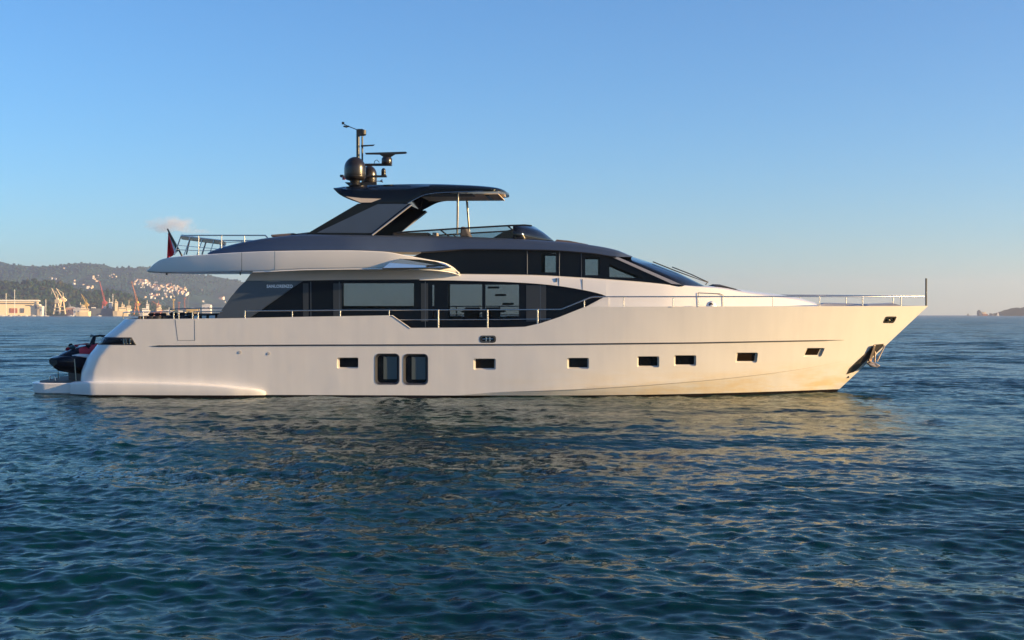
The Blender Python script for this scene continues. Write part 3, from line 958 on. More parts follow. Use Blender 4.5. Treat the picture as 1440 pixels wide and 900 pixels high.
# sun pads on the roof aft
for a, b in (((382, 333.6), (410, 327.6)), ((418, 331.2), (432, 326.2))):
    p, q = P(*a, -2.2), P(*b, -2.2)
    MB().add([Vector((p.x, -2.2, p.z)), Vector((q.x, -2.2, p.z)), Vector((q.x+.08, -2.2, q.z)), Vector((p.x-.05, -2.2, q.z-.06)),
              Vector((p.x, 2.2, p.z)), Vector((q.x, 2.2, p.z)), Vector((q.x+.08, 2.2, q.z)), Vector((p.x-.05, 2.2, q.z-.06))],
             [(0,1,2,3),(7,6,5,4),(0,4,5,1),(1,5,6,2),(2,6,7,3),(3,7,4,0)]).obj('sun_pad', M['sunpad'], yacht, bevel=.04)

# --- flybridge: arch legs, hardtop, posts, wind glass
leg = [(430.5, 329.2), (503, 286.4), (510, 286), (578, 286.4), (577, 288.6), (523.6, 332.6), (524, 336), (441, 336)]
arch = plate('arch_leg', leg, [], 2.36, 0.20, M['black'])
for a in arch: a.modifiers.new('b', 'BEVEL').width = 0.02
inn = [(445.5, 327.2), (532, 286.6), (574.5, 286.6), (522.6, 327.6)]
for o_ in plate('arch_panel', inn, [], 2.372, 0.03, M['slate']): o_.parent = arch[0] if o_.data.vertices[0].co.y < 0 else arch[1]
for sgn, o_ in ((-1, arch[0]), (1, arch[1])):
    a, b = P(578.5, 288, -2.38), P(523.5, 330.5, -2.38)
    mb = MB(); mb.tube([(a.x, sgn*2.38, a.z), (b.x, sgn*2.38, b.z)], 0.03, 8); mb.obj('trim', M['greypatch'], o_, 50)
t_top = pchip([(469, 264.4), (485, 262.4), (532, 259.8), (604, 258.7), (652, 260), (694, 263.2), (709, 267.4), (714.6, 272.6)])
t_bot = pchip([(469, 266), (477, 273.6), (503, 284.6), (512, 287.2), (571, 286.4), (576, 284), (599, 273.4), (612, 271.4), (644, 269.8), (700, 268.6), (710, 271), (714.6, 273.8)])
t_y = pchip([(469, 1.9), (480, 2.2), (500, 2.38), (660, 2.36), (690, 2.2), (703, 1.9), (711, 1.2), (714.6, .35)])
mb = MB(); rings = []
for px in np.concatenate([np.linspace(469, 512, 14), np.linspace(516, 620, 36), np.linspace(625, 690, 18), np.linspace(693, 714.6, 14)]):
    y = t_y(px); B = P(px, t_bot(px), -y); T = P(px, t_top(px), -y+.5 if y > .6 else -y*.5)
    if T.z < B.z+.03: T.z = B.z+.03
    ceil_z = max(B.z+.01, P(px, 270.5, -y).z) if px > 572 else B.z+.02
    h = T.z-B.z
    rings.append(sym([Vector((B.x, 0, ceil_z)), Vector((B.x, -y*.93+.02, ceil_z)), Vector((B.x, -y*.955, B.z)), Vector((B.x, -y, B.z+.01)), Vector((B.x, -y-.01, B.z+h*.35)), Vector((B.x, -y*.96, B.z+h*.7)), Vector((T.x, T.y, T.z)), Vector((T.x, 0, T.z+.03))]))
mb.loft(rings); ht = mb.obj('hardtop', M['black'], yacht, 36)
# light edging of the hardtop lip
mb = MB(); mb.tube([P(px, t_bot(px)+.2, -(t_y(px)+.012)) for px in [573, 580, 590, 599, 612, 630, 650, 675, 700]], 0.016, 6); mb.obj('edging', M['chrome'], ht, 50)
# ceiling lining panels: tan, with the dark sunroof slot between them
def ceil_panel(name, pa, pb, y0, y1, m, dz=-.02):
    a = P(pa, 270.5, -2.3); b = P(pb, 270.2, -2.3)
    mb = MB(); mb.box((a.x, y0, min(a.z, b.z)+dz-.02), (b.x, y1, min(a.z, b.z)+dz)); return mb.obj(name, m, ht)
ceil_panel('ceiling_panel', 584, 700, -0.6, 2.1, M['ceil'])
ceil_panel('ceiling_panel', 664, 700, -1.9, -0.61, M['ceil'])
ceil_panel('sunroof', 600, 663, -2.0, -0.61, M['interior'], -.03)
ceil_panel('ceiling_lamp', 680, 685, -1.4, 1.4, M['trimdark'], -.045)
plate('aft_lining', [(486, 276.2), (508, 278.6), (536, 279.4), (522, 284.6), (507, 284.8)], [], 2.392, 0.02, M['lining'], ht)
for sgn, a, b in ((-1, (644, 271), (643, 331)), (1, (656.5, 281), (660, 327))):
    A, B = P(*a, sgn*2.05), P(*b, sgn*2.05)
    mb = MB(); mb.tube([A, B], [.045, .035], 10); mb.obj('hardtop_post', M['steel'], yacht, 50)
# tinted side glass with a top rail, and the dark visor forward
fl = [(572, 327), (717, 318.6), (722, 334), (700, 335.4), (560, 333)]
sg2 = plate('wind_glass', [(574, 326.6), (717, 317.8), (727, 336), (700, 336), (560, 334)], [], 2.32, 0.02, M['smoke'])
for sgn, o_ in ((-1, sg2[0]), (1, sg2[1])):
    pts = [P(q[0], q[1], -2.32) for q in ((558, 327.6), (573, 326), (640, 321.6), (717, 317.2), (738, 316.6), (748, 317.6))]
    mb = MB(); mb.tube([(p.x, sgn*2.34, p.z) for p in pts], 0.03, 8); mb.obj('top_rail', M['blackm'], o_, 50)
    for a, b in (((619, 323), (632, 333)), ((714, 317.6), (722, 324))):
        A, B = P(*a, -2.31), P(*b, -2.31); mb = MB(); mb.tube([(A.x, sgn*2.3, A.z), (B.x, sgn*2.3, B.z)], 0.03, 6)
        mb.obj('brace', M['blackm'], o_, 50)
rows = []
for a, b, w_ in (((722, 318), (752, 318.2), 2.28), ((722, 325), (764, 326), 2.32), ((722, 336.5), (779, 338.2), 2.36)):
    A, C = P(*a, -w_), P(*b, -.6)
    rows.append([Vector((C.x+(A.x-C.x)*abs(u)**2.4, w_*u, C.z+(A.z-C.z)*abs(u)**2.4)) for u in np.linspace(-1, 1, 15)])
mb = MB(); mb.loft(rows, cap=False, closed=False)
vz = mb.obj('visor', M['darkglass'], yacht, 60); sol = vz.modifiers.new('thickness', 'SOLIDIFY'); sol.thickness = .03
# helm console, seat back and sofas on the flybridge
a, b = P(690, 336, -1.4), P(742, 321, 1.4)
mb = MB(); mb.add([Vector((P(690, 336, -1.3).x, s*1.3, a.z)) for s in (-1, 1)] + [Vector((b.x, s*1.3, a.z)) for s in (-1, 1)] + [Vector((P(712, 324, 0).x, s*1.3, P(712, 327, 0).z)) for s in (-1, 1)] + [Vector((P(738, 320, 0).x, s*1.3, P(738, 320, 0).z)) for s in (-1, 1)],
    [(0,1,3,2), (0,4,5,1), (4,6,7,5), (2,3,7,6), (0,2,6,4), (1,5,7,3)])
mb.obj('helm_console', M['blackm'], yacht, bevel=.03)
a, b = P(654, 334, -.4), P(662, 319.6, -.4)
seat_o = MB().add([Vector((P(649, 334, -.4).x, y, a.z)) for y in (-1.0, .2)] + [Vector((P(663, 334, -.4).x, y, a.z)) for y in (-1.0, .2)] + [Vector((P(650, 320, -.4).x, y, b.z)) for y in (-1.0, .2)] + [Vector((P(656, 320, -.4).x, y, b.z)) for y in (-1.0, .2)],
    [(0,1,3,2), (0,4,5,1), (4,6,7,5), (2,3,7,6), (0,2,6,4), (1,5,7,3)]).obj('helm_seat', M['sunpad'], yacht, bevel=.04)
MB().box(tuple(P(552, 334, -1.9)), tuple(P(606, 328, -1.2))).obj('bench_sofa', M['interior'], yacht, bevel=.04)
MB().box(tuple(P(608, 334, -1.9)), tuple(P(617, 328, -1.2))).obj('side_table', M['tan'], yacht, bevel=.02)

# --- mast cluster on the hardtop
def dome(name, cx, y, r_px, ytop, ybot):
    c = P(cx, ybot, y); r = r_px/F*(50-c.y*-0+y) ; r = r_px/F*(50+y)
    H = P(cx, ytop, y).z - c.z
    prof = [(r*.55, 0), (r*.86, .04), (r*.97, H*.12), (r, H*.28), (r, H*.5)]
    for k in range(1, 9):
        a = k/8*math.pi/2; prof.append((max(r*math.cos(a), .005), H*.5 + H*.5*math.sin(a)))
    mb = MB(); mb.lathe(prof, c, 32); o_ = mb.obj(name, M['dome'], yacht, 40)
    mb = MB(); mb.lathe([(r*.985, H*.155), (r*1.008, H*.165), (r*1.008, H*.185), (r*.985, H*.195)], c, 32); mb.obj('seam_ring', M['blackm'], o_, 40)
    mb = MB(); mb.lathe([(r*.5, -.16), (r*.42, -.1), (r*.5, .02)], c, 20); mb.obj('pedestal', M['blackm'], o_, 40)
    return o_
dome('satellite_dome', 499.2, -0.7, 15.2, 220.6, 254)
dome('satellite_dome', 519.5, 0.7, 10.6, 233, 259.8)
mast = empty('mast', (0, 0, 0)); mast.parent = yacht
def mp(px, py, y=0.0): return P(px, py, y)
MB().add([mp(484.5, 256.2, -.5), mp(492, 262.5, -.5), mp(530, 262.5, -.5), mp(530, 256.2, -.5), mp(484.5, 256.2, .7), mp(492, 262.5, .7), mp(530, 262.5, .7), mp(530, 256.2, .7)],
    [(0,1,2,3), (7,6,5,4), (0,4,5,1), (1,5,6,2), (2,6,7,3), (3,7,4,0)]).obj('mast_base', M['blackm'], mast, bevel=.03)
mb = MB(); mb.tube([mp(503.4, 258), mp(503.4, 183)], .065, 12); mb.tube([mp(509.5, 258, .1), mp(509.5, 192, .1)], .035, 10); mb.obj('mast_pole', M['dome'], mast, 50)
mb = MB()
mb.box(tuple(mp(502.6, 190.2, -.16)), tuple(mp(512, 182.6, .16))); mb.lathe([(.10, 0), (.12, .05), (.12, .2), (.04, .22)], mp(510.5, 190.6, -.05), 14); mb.box(tuple(mp(512, 189, -.1)), tuple(mp(515, 185.2, .1)))
mb.obj('mast_head_light', M['blackm'], mast)
mb = MB(); mb.tube([mp(503.5, 183), mp(487, 176.4), mp(482, 173.4)], .018, 6); mb.box(tuple(mp(480.6, 174.6, -.05)), tuple(mp(484.4, 171.8, .05)))
for dx in (0, 2.5, 5): mb.lathe([(.03, 0), (.055, .03), (.03, .06)], mp(484.5+dx, 179.6-abs(dx-2.5)*.3, .02*dx), 8)
mb.tube([mp(487, 179.5), mp(487.5, 176.2)], .015, 6)
mb.obj('wind_vane', M['blackm'], mast)
MB().add([mp(507.5, 206.6, -.06), mp(525, 205.4, -.06), mp(527.6, 203.2, -.06), mp(507.5, 204.0, -.06), mp(507.5, 206.6, .2), mp(525, 205.4, .2), mp(527.6, 203.2, .2), mp(507.5, 204.0, .2)],
    [(0,1,2,3), (7,6,5,4), (0,4,5,1), (1,5,6,2), (2,6,7,3), (3,7,4,0)]).obj('crosstree', M['blackm'], mast)
mb = MB(); mb.box(tuple(mp(508, 233, -.12)), tuple(mp(551.5, 230.4, .12))); mb.obj('radar_arm', M['blackm'], mast, bevel=.02)
rad = empty('radar', (0, 0, 0)); rad.parent = mast
mb = MB(); c = mp(544, 231, 0); mb.lathe([(.17, -.02), (.2, .03), (.2, .2), (.16, .26)], c, 20); mb.obj('radar_motor', M['dome'], rad, 40)
mb = MB()
mb.add([mp(534, 217.6, -.12), mp(540, 221.4, -.1), mp(549, 221.4, -.1), mp(556, 217.2, -.12), mp(534, 217.6, .12), mp(540, 221.4, .1), mp(549, 221.4, .1), mp(556, 217.2, .12)], [(0,1,2,3), (7,6,5,4), (0,4,5,1), (1,5,6,2), (2,6,7,3), (3,7,4,0)])
bar = [(513.2, 214.8), (514.4, 217.4), (534, 217.6), (556, 217.2), (570.5, 216.4), (573, 215), (570.5, 213.2)]
n = len(bar)
mb.add([mp(q[0], q[1], -.1) for q in bar] + [mp(q[0], q[1], .1) for q in bar], [tuple(range(n)), tuple(range(2*n-1, n-1, -1))] + [(i, n+i, n+(i+1) % n, (i+1) % n) for i in range(n)])
mb.obj('radar_scanner', M['blackm'], rad, bevel=.015)
mb = MB(); mb.tube([mp(526, 230.6), mp(527, 226.5), mp(530, 224.8), mp(533.5, 228.4)], .012, 6); mb.obj('cable', M['blackm'], rad, 50)
mb = MB(); mb.box(tuple(mp(512, 249.2, -.1)), tuple(mp(544.4, 246.8, .1))); mb.obj('antenna_arm', M['blackm'], mast, bevel=.02)
mb = MB(); mb.lathe([(.085, 0), (.09, .02), (.085, .14), (.088, .15), (.085, .2), (.06, .26), (.01, .285)], mp(539.4, 247, 0), 16); mb.obj('antenna', M['dome'], mast, 40)
mb = MB(); mb.tube([mp(529, 254.6, -.3), mp(534, 254.8, -.3), mp(536, 254.6, -.3), mp(538, 254.2, -.3)], [.015, .018, .04, .08], 10); mb.obj('horn', M['chrome'], mast, 40)
mb = MB(); mb.box(tuple(mp(478, 248.8, -.2)), tuple(mp(485, 246.8, .2))); mb.obj('side_arm', M['blackm'], mast)
mb = MB(); mb.lathe([(.05, 0), (.06, .03), (.05, .12), (.02, .14)], mp(483.4, 252.8, -.2), 10); mb.obj('port_lamp', M['red'], mast, 40)

# --- rails
def stanchion(px, y0, y1, yl, r=.022, both=True):
    for sgn in ((-1, 1) if both else (-1,)):
        A, B = P(px, y0, -yl), P(px, y1, -yl)
        mb = MB(); mb.tube([(A.x, sgn*yl, A.z), (B.x, sgn*yl, B.z)], r, 8); mb.obj('stanchion', M['chrome'], yacht, 50)
def rail(pts, yl, r=.022, both=True, name='handrail'):
    for sgn in ((-1, 1) if both else (-1,)):
        ps = [P(q[0], q[1], -(q[2] if len(q) > 2 else yl)) for q in pts]
        mb = MB(); mb.tube([(p.x, sgn*abs(p.y), p.z) for p in ps], r, 8); mb.obj(name, M['chrome'], yacht, 50)
rail([(173, 447.5, 2.7), (173.5, 439.6, 2.7), (178, 439, 2.9), (205, 438.8), (246, 438.6)], 3.4)
rail([(275, 438.6), (313, 438)], 3.4)
for px in (201.5, 244.2, 251.4, 270.6, 278.6): stanchion(px, 438.8, 449, 3.4)
rail([(346, 437.4), (480, 436.2), (740, 435.4), (789, 435.0), (829, 418.8), (836, 417.4), (960, 417.2), (1100, 417.0, 2.55), (1180, 416.9, 1.9), (1240, 416.9, 1.1), (1268, 416.9, .6), (1300, 416.8, .06)], 3.4)
for px, b in ((344.5, 447), (411, 446), (478.5, 445), (547.2, 444)): stanchion(px, 436.6, b, 3.4)
for px, b in ((616.4, 462), (685.6, 461.5), (756, 456)): stanchion(px, 435.6, b, 3.4, .03)
stanchion(821.5, 422.4, 432, 3.4)
rail([(559, 449.6), (690, 449.2), (775, 448.6)], 3.4, .014, name='lower_rail')
mb = MB(); mb.tube([PH(q[0], q[1], -.004) for q in ((549, 444.6), (551.6, 444.8), (564, 453.4), (576, 462))], .014, 6); mb.obj('gate_trim', M['chrome'], yacht, 50)
for px in (877, 946.6, 982, 1017, 1087): stanchion(px, 417.2, 431.4, float(np.interp(px, [870, 960, 1100], [3.4, 3.35, 2.6])), .018)
for px, yl in ((1152.4, 2.15), (1213, 1.5), (1267, .62)): stanchion(px, 417, 430.8, yl, .022)
mb = MB(); mb.tube([P(1302.4, 430.6, 0), P(1302.4, 391.4, 0)], .035, 8); mb.obj('jack_staff', M['trimdark'], yacht, 50)
# foredeck: sun pad, windlass hump, searchlight
mb = MB(); rings = []
for px, pt, pb in ((1004.5, 403.2, 405), (1008, 402, 405.5), (1018, 402.4, 408), (1030, 405.6, 411), (1048, 410.6, 413)):
    T, B = P(px, pt, -1.5), P(px, pb, -1.5); rings.append(sym([Vector((B.x, 0, B.z)), B, T, Vector((T.x, 0, T.z+.06))]))
mb.loft(rings); mb.obj('sun_pad', M['cushion'], yacht, 40)
mb = MB(); rings = []
for px, pt in ((1153, 428.6), (1160, 426.8), (1190, 427.2), (1216, 428.2), (1240, 427.8), (1256, 426.6), (1266, 429)):
    T, B = P(px, pt, -.4), P(px, 433, -.4); rings.append(sym([Vector((B.x, 0, B.z)), B, T, Vector((T.x, 0, T.z+.02))]))
mb.loft(rings); mb.obj('foredeck_locker', M['greypatch'], yacht, 40)
c = P(1000, 430.4, -2.75); r_ = 7.4/F*47.3
mb = MB(); mb.lathe([(r_, -.1), (r_, .0)] + [(max(r_*math.cos(a), .003), r_*.95*math.sin(a)) for a in np.linspace(.1, math.pi/2, 9)], c, 24)
sl = mb.obj('vent_dome', M['white'], yacht, 60)
c2 = c + Vector((-.02, -r_*.78, .02)); mb = MB(); mb.tube([c2+Vector((0, .1, .05)), c2+Vector((0, -.03, .02))], .07, 12); mb.obj('vent_opening', M['trimdark'], sl, 50)

# upper aft deck guard rails with raked corner posts
UY = 3.0
rail([(245, 358.4, 2.75), (254.6, 332, 2.75), (256.4, 331.2, 2.8), (280, 331), (373, 331), (376.4, 334.4)], UY, .024)
for px, b in ((279.2, 359), (311.5, 349), (343.6, 340.6)): stanchion(px, 331.2, b, UY, .02)
rail([(246, 351, 2.75), (279, 352.6), (300, 352.4)], UY, .012, name='lower_rail')
rail([(318, 340.8), (344, 340)], UY, .012, name='lower_rail')
mb = MB()
for px in (249.5, 254.6):
    pass
A, B = P(245, 358.4, -2.75), P(254.6, 331.4, -2.75)
mb.tube([(B.x, -2.75, B.z), (B.x, 2.75, B.z)], .024, 8); mb.tube([(.5*(A.x+B.x), -2.75, .5*(A.z+B.z)), (.5*(A.x+B.x), 2.75, .5*(A.z+B.z))], .012, 8)
mb.obj('transom_rail', M['chrome'], yacht, 50)
for y in (-1.6, 0, 1.6):
    mb = MB(); mb.tube([(A.x, y, A.z), (B.x, y, B.z)], .018, 8); mb.obj('stanchion', M['chrome'], yacht, 50)
# tender boom stowed along the far rail, and a low bench
mb = MB(); p, q = P(256, 333.2, 1.8), P(317, 342.4, 1.8)
d = (q-p).normalized(); up = Vector((0, 0, 1))
mb.loft([[p+Vector((0, s*.14, t*.10)) for s, t in ((-1, -1), (1, -1), (1, 1), (-1, 1))], [q+Vector((0, s*.14, t*.07)) for s, t in ((-1, -1), (1, -1), (1, 1), (-1, 1))]])
boom = mb.obj('tender_boom', M['boom'], yacht, bevel=.03)
mb = MB(); mb.tube([P(313, 341.6, 1.8), P(313, 358, 1.8)], .12, 12); mb.obj('boom_post', M['white'], boom, 50)
mb = MB(); mb.tube([P(267, 336, 1.8), P(262, 358, 1.8)], .03, 8); mb.tube([P(290, 339, 1.8), P(284, 358, 1.8)], .03, 8); mb.obj('boom_strut', M['steel'], boom, 50)
# ------------------------------------------------------------------ things carried on the yacht (top-level, set down in world space)
def yw(p): return YM @ Vector(p)
def place(o, p, rot=Matrix.Identity(3)):
    o.matrix_world = Matrix.Translation(yw(p)) @ YM.to_3x3().to_4x4() @ rot.to_4x4()
    return o

# anchor hanging in its pocket at the stem
pk = [(1229.3, 484.6), (1245.4, 483.2), (1232, 497), (1220, 509), (1207, 521.2), (1190.4, 526.4), (1194.6, 518), (1205, 508), (1217.8, 496.3)]
pkp = hull_plate('anchor_pocket', pk, 0.012, M['steel'], 0.03)
hull_plate('pocket_recess', [(1230, 486.2), (1243, 485), (1226, 502.5), (1212, 510.5), (1206, 511), (1219, 497.4)], 0.022, M['interior'], 0.02, pkp)
A0 = PH(1228, 500)
an = empty('anchor', (0, 0, 0), label='bare steel bow anchor hanging in the pocket at the stem of the yacht', cat='anchor')
place(an, A0)
def al(px, py, off): return PH(px, py, off) - A0
mb = MB()
mb.loft([[al(1228.2, 485.6, .04), al(1230.4, 485.4, .04), al(1230.4, 485.4, .14), al(1228.2, 485.6, .14)], [al(1219.6, 508, .06), al(1224, 508.6, .06), al(1224, 508.6, .2), al(1219.6, 508, .2)]])
mb.obj('shank', M['anchor'], an, bevel=.01)
mb = MB()
fl_ = [(1217.5, 511), (1222, 507.4), (1227, 509.6), (1231, 510.6), (1235.4, 513.4), (1230.4, 516.6), (1223, 515.4)]
n = len(fl_)
mb.add([al(q[0], q[1], .05) for q in fl_] + [al(q[0], q[1], .34) for q in fl_], [tuple(range(n)), tuple(range(2*n-1, n-1, -1))] + [(i, n+i, n+(i+1) % n, (i+1) % n) for i in range(n)])
mb.obj('fluke', M['anchor'], an, bevel=.03)
mb = MB(); mb.tube([al(1230, 494, .08), al(1228.6, 509, .16)], .035, 8); mb.tube([al(1243.6, 486, .06), al(1232, 508, .16)], .03, 8); mb.obj('stock', M['anchor'], an, 50)

# ensign on its raked staff
f0 = P(256, 360, -.6); f1 = P(235.4, 321.8, -.6)
fg = empty('ensign', (0, 0, 0), label='limp red, white and green flag on a raked staff over the upper aft deck', cat='flag')
place(fg, f0)
mb = MB(); mb.tube([Vector((0, 0, 0)), f1-f0], [.035, .03], 8); mb.obj('flag_staff', mat('varnished_staff', (.10, .085, .07), .5), fg, 50)
mb = MB()
cols_ = 13; rws = 22
grid_px = []
topA = (236.6, 324.5); botA = (251.5, 352)
vs_ = []
for i in range(rws):
    u = i/(rws-1)
    ex = topA[0]+(botA[0]-topA[0])*u; ey = topA[1]+(botA[1]-topA[1])*u
    fx = 236.4 - 1.6*u; fy = ey + (1-u)*3 + 10*u + 1
    for j in range(cols_):
        v = j/(cols_-1)
        px = ex+(fx-ex)*v; py = ey+(fy-ey)*v + 2.0*math.sin(v*math.pi)
        y = -.6 + .12*math.sin(v*9+u*2)*min(1, v*3+.1)
        vs_.append(P(px, py, y)-f0)
fs_ = []; mis = []
for i in range(rws-1):
    for j in range(cols_-1):
        mb.f.append((i*cols_+j, i*cols_+j+1, (i+1)*cols_+j+1, (i+1)*cols_+j)); mb.mi.append(0 if j < 2 else (1 if j < 4 else 2))
mb.v = [tuple(p) for p in vs_]
cl = mb.obj('cloth', [M['flaggreen'], M['flagwhite'], M['flagred']], fg, 80)
sol = cl.modifiers.new('t', 'SOLIDIFY'); sol.thickness = .008

# cockpit furniture, dark, seen over the aft bulwark
def sofa(pxa, pxb, pyt, y0, y1, label, back=True):
    a, b = P(pxa, pyt, (y0+y1)/2), P(pxb, pyt, (y0+y1)/2)
    base = Vector(((a.x+b.x)/2, (y0+y1)/2, DECK+.02))
    s = empty('cockpit_sofa', (0, 0, 0), label=label, cat='sofa'); place(s, base)
    hx = (b.x-a.x)/2; hy = (y1-y0)/2; H = a.z-base.z
    MB().box((-hx, -hy, 0), (hx, hy, .22)).obj('base', M['interior'], s, bevel=.03)
    n_ = 3
    for k in range(n_):
        MB().box((-hx+2*hx*k/n_+.02, -hy+.05, .22), (-hx+2*hx*(k+1)/n_-.02, hy-.05, .42)).obj('seat_cushion', M['cushion'], s, bevel=.05)
        MB().box((-hx+2*hx*k/n_+.02, hy-.28, .42), (-hx+2*hx*(k+1)/n_-.02, hy-.02, H)).obj('back_cushion', M['cushion'], s, bevel=.06)
    MB().box((-hx-.1, -hy, 0), (-hx, hy, H-.1)).obj('armrest', M['interior'], s, bevel=.03)
sofa(204, 230, 440.4, -2.6, -1.6, 'dark cockpit sofa at the very stern, aft of the yacht table')
sofa(233, 268, 439.8, -2.4, -1.2, 'dark cockpit sofa directly behind the boarding gate of the yacht')
tb = empty('cockpit_table', (0, 0, 0), label='low dark table in the cockpit just aft of the slate wing panel', cat='table')
a, b = P(272, 441, -1.2), P(302, 441, -1.2)
place(tb, ((a.x+b.x)/2, -1.2, DECK+.02))
H = a.z-DECK-.02; hx = (b.x-a.x)/2
MB().box((-hx, -.7, H-.06), (hx, .7, H)).obj('table_top', M['interior'], tb, bevel=.02)
for sx in (-1, 1):
    for sy in (-1, 1):
        MB().box((sx*(hx-.1)-.04, sy*.58-.04, 0), (sx*(hx-.1)+.04, sy*.58+.04, H-.06)).obj('leg', M['interior'], tb)
# dining furniture in the saloon
def chair(px, y, rz, label):
    p = P(px, 450, y)
    c = empty('lounge_chair', (0, 0, 0), label=label, cat='chair', group='lounge chairs in the saloon')
    place(c, (p.x, y, DECK+.02), Matrix.Rotation(rz, 3, 'Z'))
    MB().box((-.28, -.28, .24), (.28, .28, .34)).obj('seat', M['cushion'], c, bevel=.03)
    MB().box((-.28, .22, .34), (.28, .30, .66)).obj('backrest', M['cushion'], c, bevel=.03)
    for sx in (-1, 1):
        for sy in (-1, 1): MB().box((sx*.21-.02, sy*.21-.02, 0), (sx*.21+.02, sy*.21+.02, .24)).obj('leg', M['blackm'], c)
LB = 'low dark chair at the saloon table, seen through the yacht window'
chair(639, 0.6, R(90), LB); chair(664, 1.2, 0, LB); chair(664, -.2, R(180), LB); chair(693, 1.2, 0, LB); chair(693, -.2, R(180), LB); chair(723, 0.6, R(-90), LB)
dt = empty('saloon_table', (0, 0, 0), label='dark oblong table behind the two middle saloon windows', cat='table')
a, b = P(650, 450, .5), P(710, 450, .5)
place(dt, ((a.x+b.x)/2, .5, DECK+.02)); hx = (b.x-a.x)/2
MB().box((-hx, -.5, .50), (hx, .5, .55)).obj('table_top', M['interior'], dt, bevel=.015)
for sx in (-1, 1): MB().box((sx*hx*.6-.1, -.3, 0), (sx*hx*.6+.1, .3, .50)).obj('pedestal', M['interior'], dt)

# jet ski chocked on the swim platform
js = empty('jet_ski', (0, 0, 0), label='black and red jet ski lashed nose outward on the swim platform', cat='jet ski')
ct = P(98, 520, -1.1)
JROT = Matrix.Rotation(R(180+54), 3, 'Z') @ Matrix.Rotation(R(3), 3, 'Y')
place(js, (ct.x+1.16, -1.2, PLZ+.20), JROT * 1.13)
def hullring(x, w, zb, zk, zt):
    return [Vector((x, y*w, z)) for y, z in ((0, zk), (.55, zk+.10), (.92, zb+.0), (1.0, zb+.12), (.96, zt-.05), (.80, zt), (.4, zt+.02), (0, zt+.02), (-.4, zt+.02), (-.80, zt), (-.96, zt-.05), (-1.0, zb+.12), (-.92, zb), (-.55, zk+.10))]
mb = MB()
mb.loft([hullring(*q) for q in ((-1.6, .50, .22, .10, .48), (-1.0, .57, .20, .03, .52), (0, .60, .22, .02, .58), (.7, .57, .28, .08, .66), (1.15, .52, .36, .16, .72), (1.5, .40, .42, .26, .70), (1.66, .24, .48, .38, .66))])
mb.obj('hull', M['black'], js, 40)
mb = MB()
def sec(x, w, z0, z1): return [Vector((x, y*w, z)) for y, z in ((1, z0), (.9, z0+(z1-z0)*.6), (.5, z1), (-.5, z1), (-.9, z0+(z1-z0)*.6), (-1, z0))]
mb.loft([sec(.15, .34, .55, .95), (sec(.5, .38, .6, 1.0)), sec(.9, .38, .66, .92), sec(1.25, .26, .68, .80), sec(1.45, .1, .68, .73)])
mb.obj('hood', M['black'], js, 40)
for s in (-1, 1):
    mb = MB(); mb.loft([[Vector((x, s*(w+d), z)) for d, z in ((0, z0), (.03, (z0+z1)/2), (-.02, z1))] for x, w, z0, z1 in ((-.3, .33, .66, .98), (.2, .37, .70, 1.02), (.6, .40, .72, 1.0), (.95, .385, .76, .93))], closed=True)
    mb.obj('side_panel', M['red'], js, 40)
    mb = MB(); mb.loft([[Vector((x, s*(w+d), z)) for d, z in ((.0, z0), (.025, (z0+z1)/2), (-.03, z1))] for x, w, z0, z1 in ((.35, .56, .56, .66), (.75, .53, .58, .74), (1.0, .44, .62, .77), (1.2, .38, .68, .74))], closed=True)
    mb.obj('deck_trim', M['flagwhite'], js, 40)
    mb = MB(); mb.tube([Vector((.62, s*.42, .92)), Vector((.7, s*.5, 1.0)), Vector((.66, s*.58, 1.02))], [.03, .07, .04], 8); mb.obj('mirror', M['black'], js, 40)
mb = MB(); mb.loft([sec(-1.35, .2, .5, .78), sec(-.9, .22, .52, .86), sec(-.45, .2, .54, .84), sec(-.1, .18, .56, .90), sec(.1, .16, .58, .92)]); mb.obj('saddle', M['cushion'], js, 50)
mb = MB(); mb.tube([Vector((.25, 0, .9)), Vector((.12, 0, 1.22))], [.10, .06], 10); mb.obj('steering_column', M['black'], js, 50)
mb = MB(); mb.tube([Vector((-.04, -.42, 1.24)), Vector((.06, -.24, 1.27)), Vector((.1, 0, 1.24)), Vector((.06, .24, 1.27)), Vector((-.04, .42, 1.24))], [.045, .035, .035, .035, .045], 10); mb.obj('handlebar', M['black'], js, 50)
mb = MB(); mb.lathe([(.05, 0), (.10, .02), (.11, .06), (.06, .1), (.01, .11)], Vector((.95, 0, .92)), 14); mb.obj('bow_cap', mat('teal_cap', (.02, .07, .08), .4), js, 50)
for x in (-.8, .75): MB().box((x-.12, -.45, -.14), (x+.12, .45, .12)).obj('chock', M['interior'], js, bevel=.02)
for x, s in ((1.2, 1), (.3, 1), (1.2, -1)):
    mb = MB(); mb.tube([Vector((x, s*.48, .62)), Vector((x+.1*s, s*.66, -.12))], .016, 6); mb.obj('strap', M['strap'], js, 50)
cp = P(71.5, 529, -2.6)
cl_ = empty('mooring_cleat', (0, 0, 0), label='small steel post at the outer corner of the swim platform', cat='cleat'); place(cl_, (cp.x, -2.45, PLZ+.02))
mb = MB(); mb.tube([(-.1, 0, 0), (-.1, 0, .16), (-.07, 0, .2), (.07, 0, .2), (.1, 0, .16), (.1, 0, 0)], .022, 8); mb.obj('bar', M['chrome'], cl_, 50)
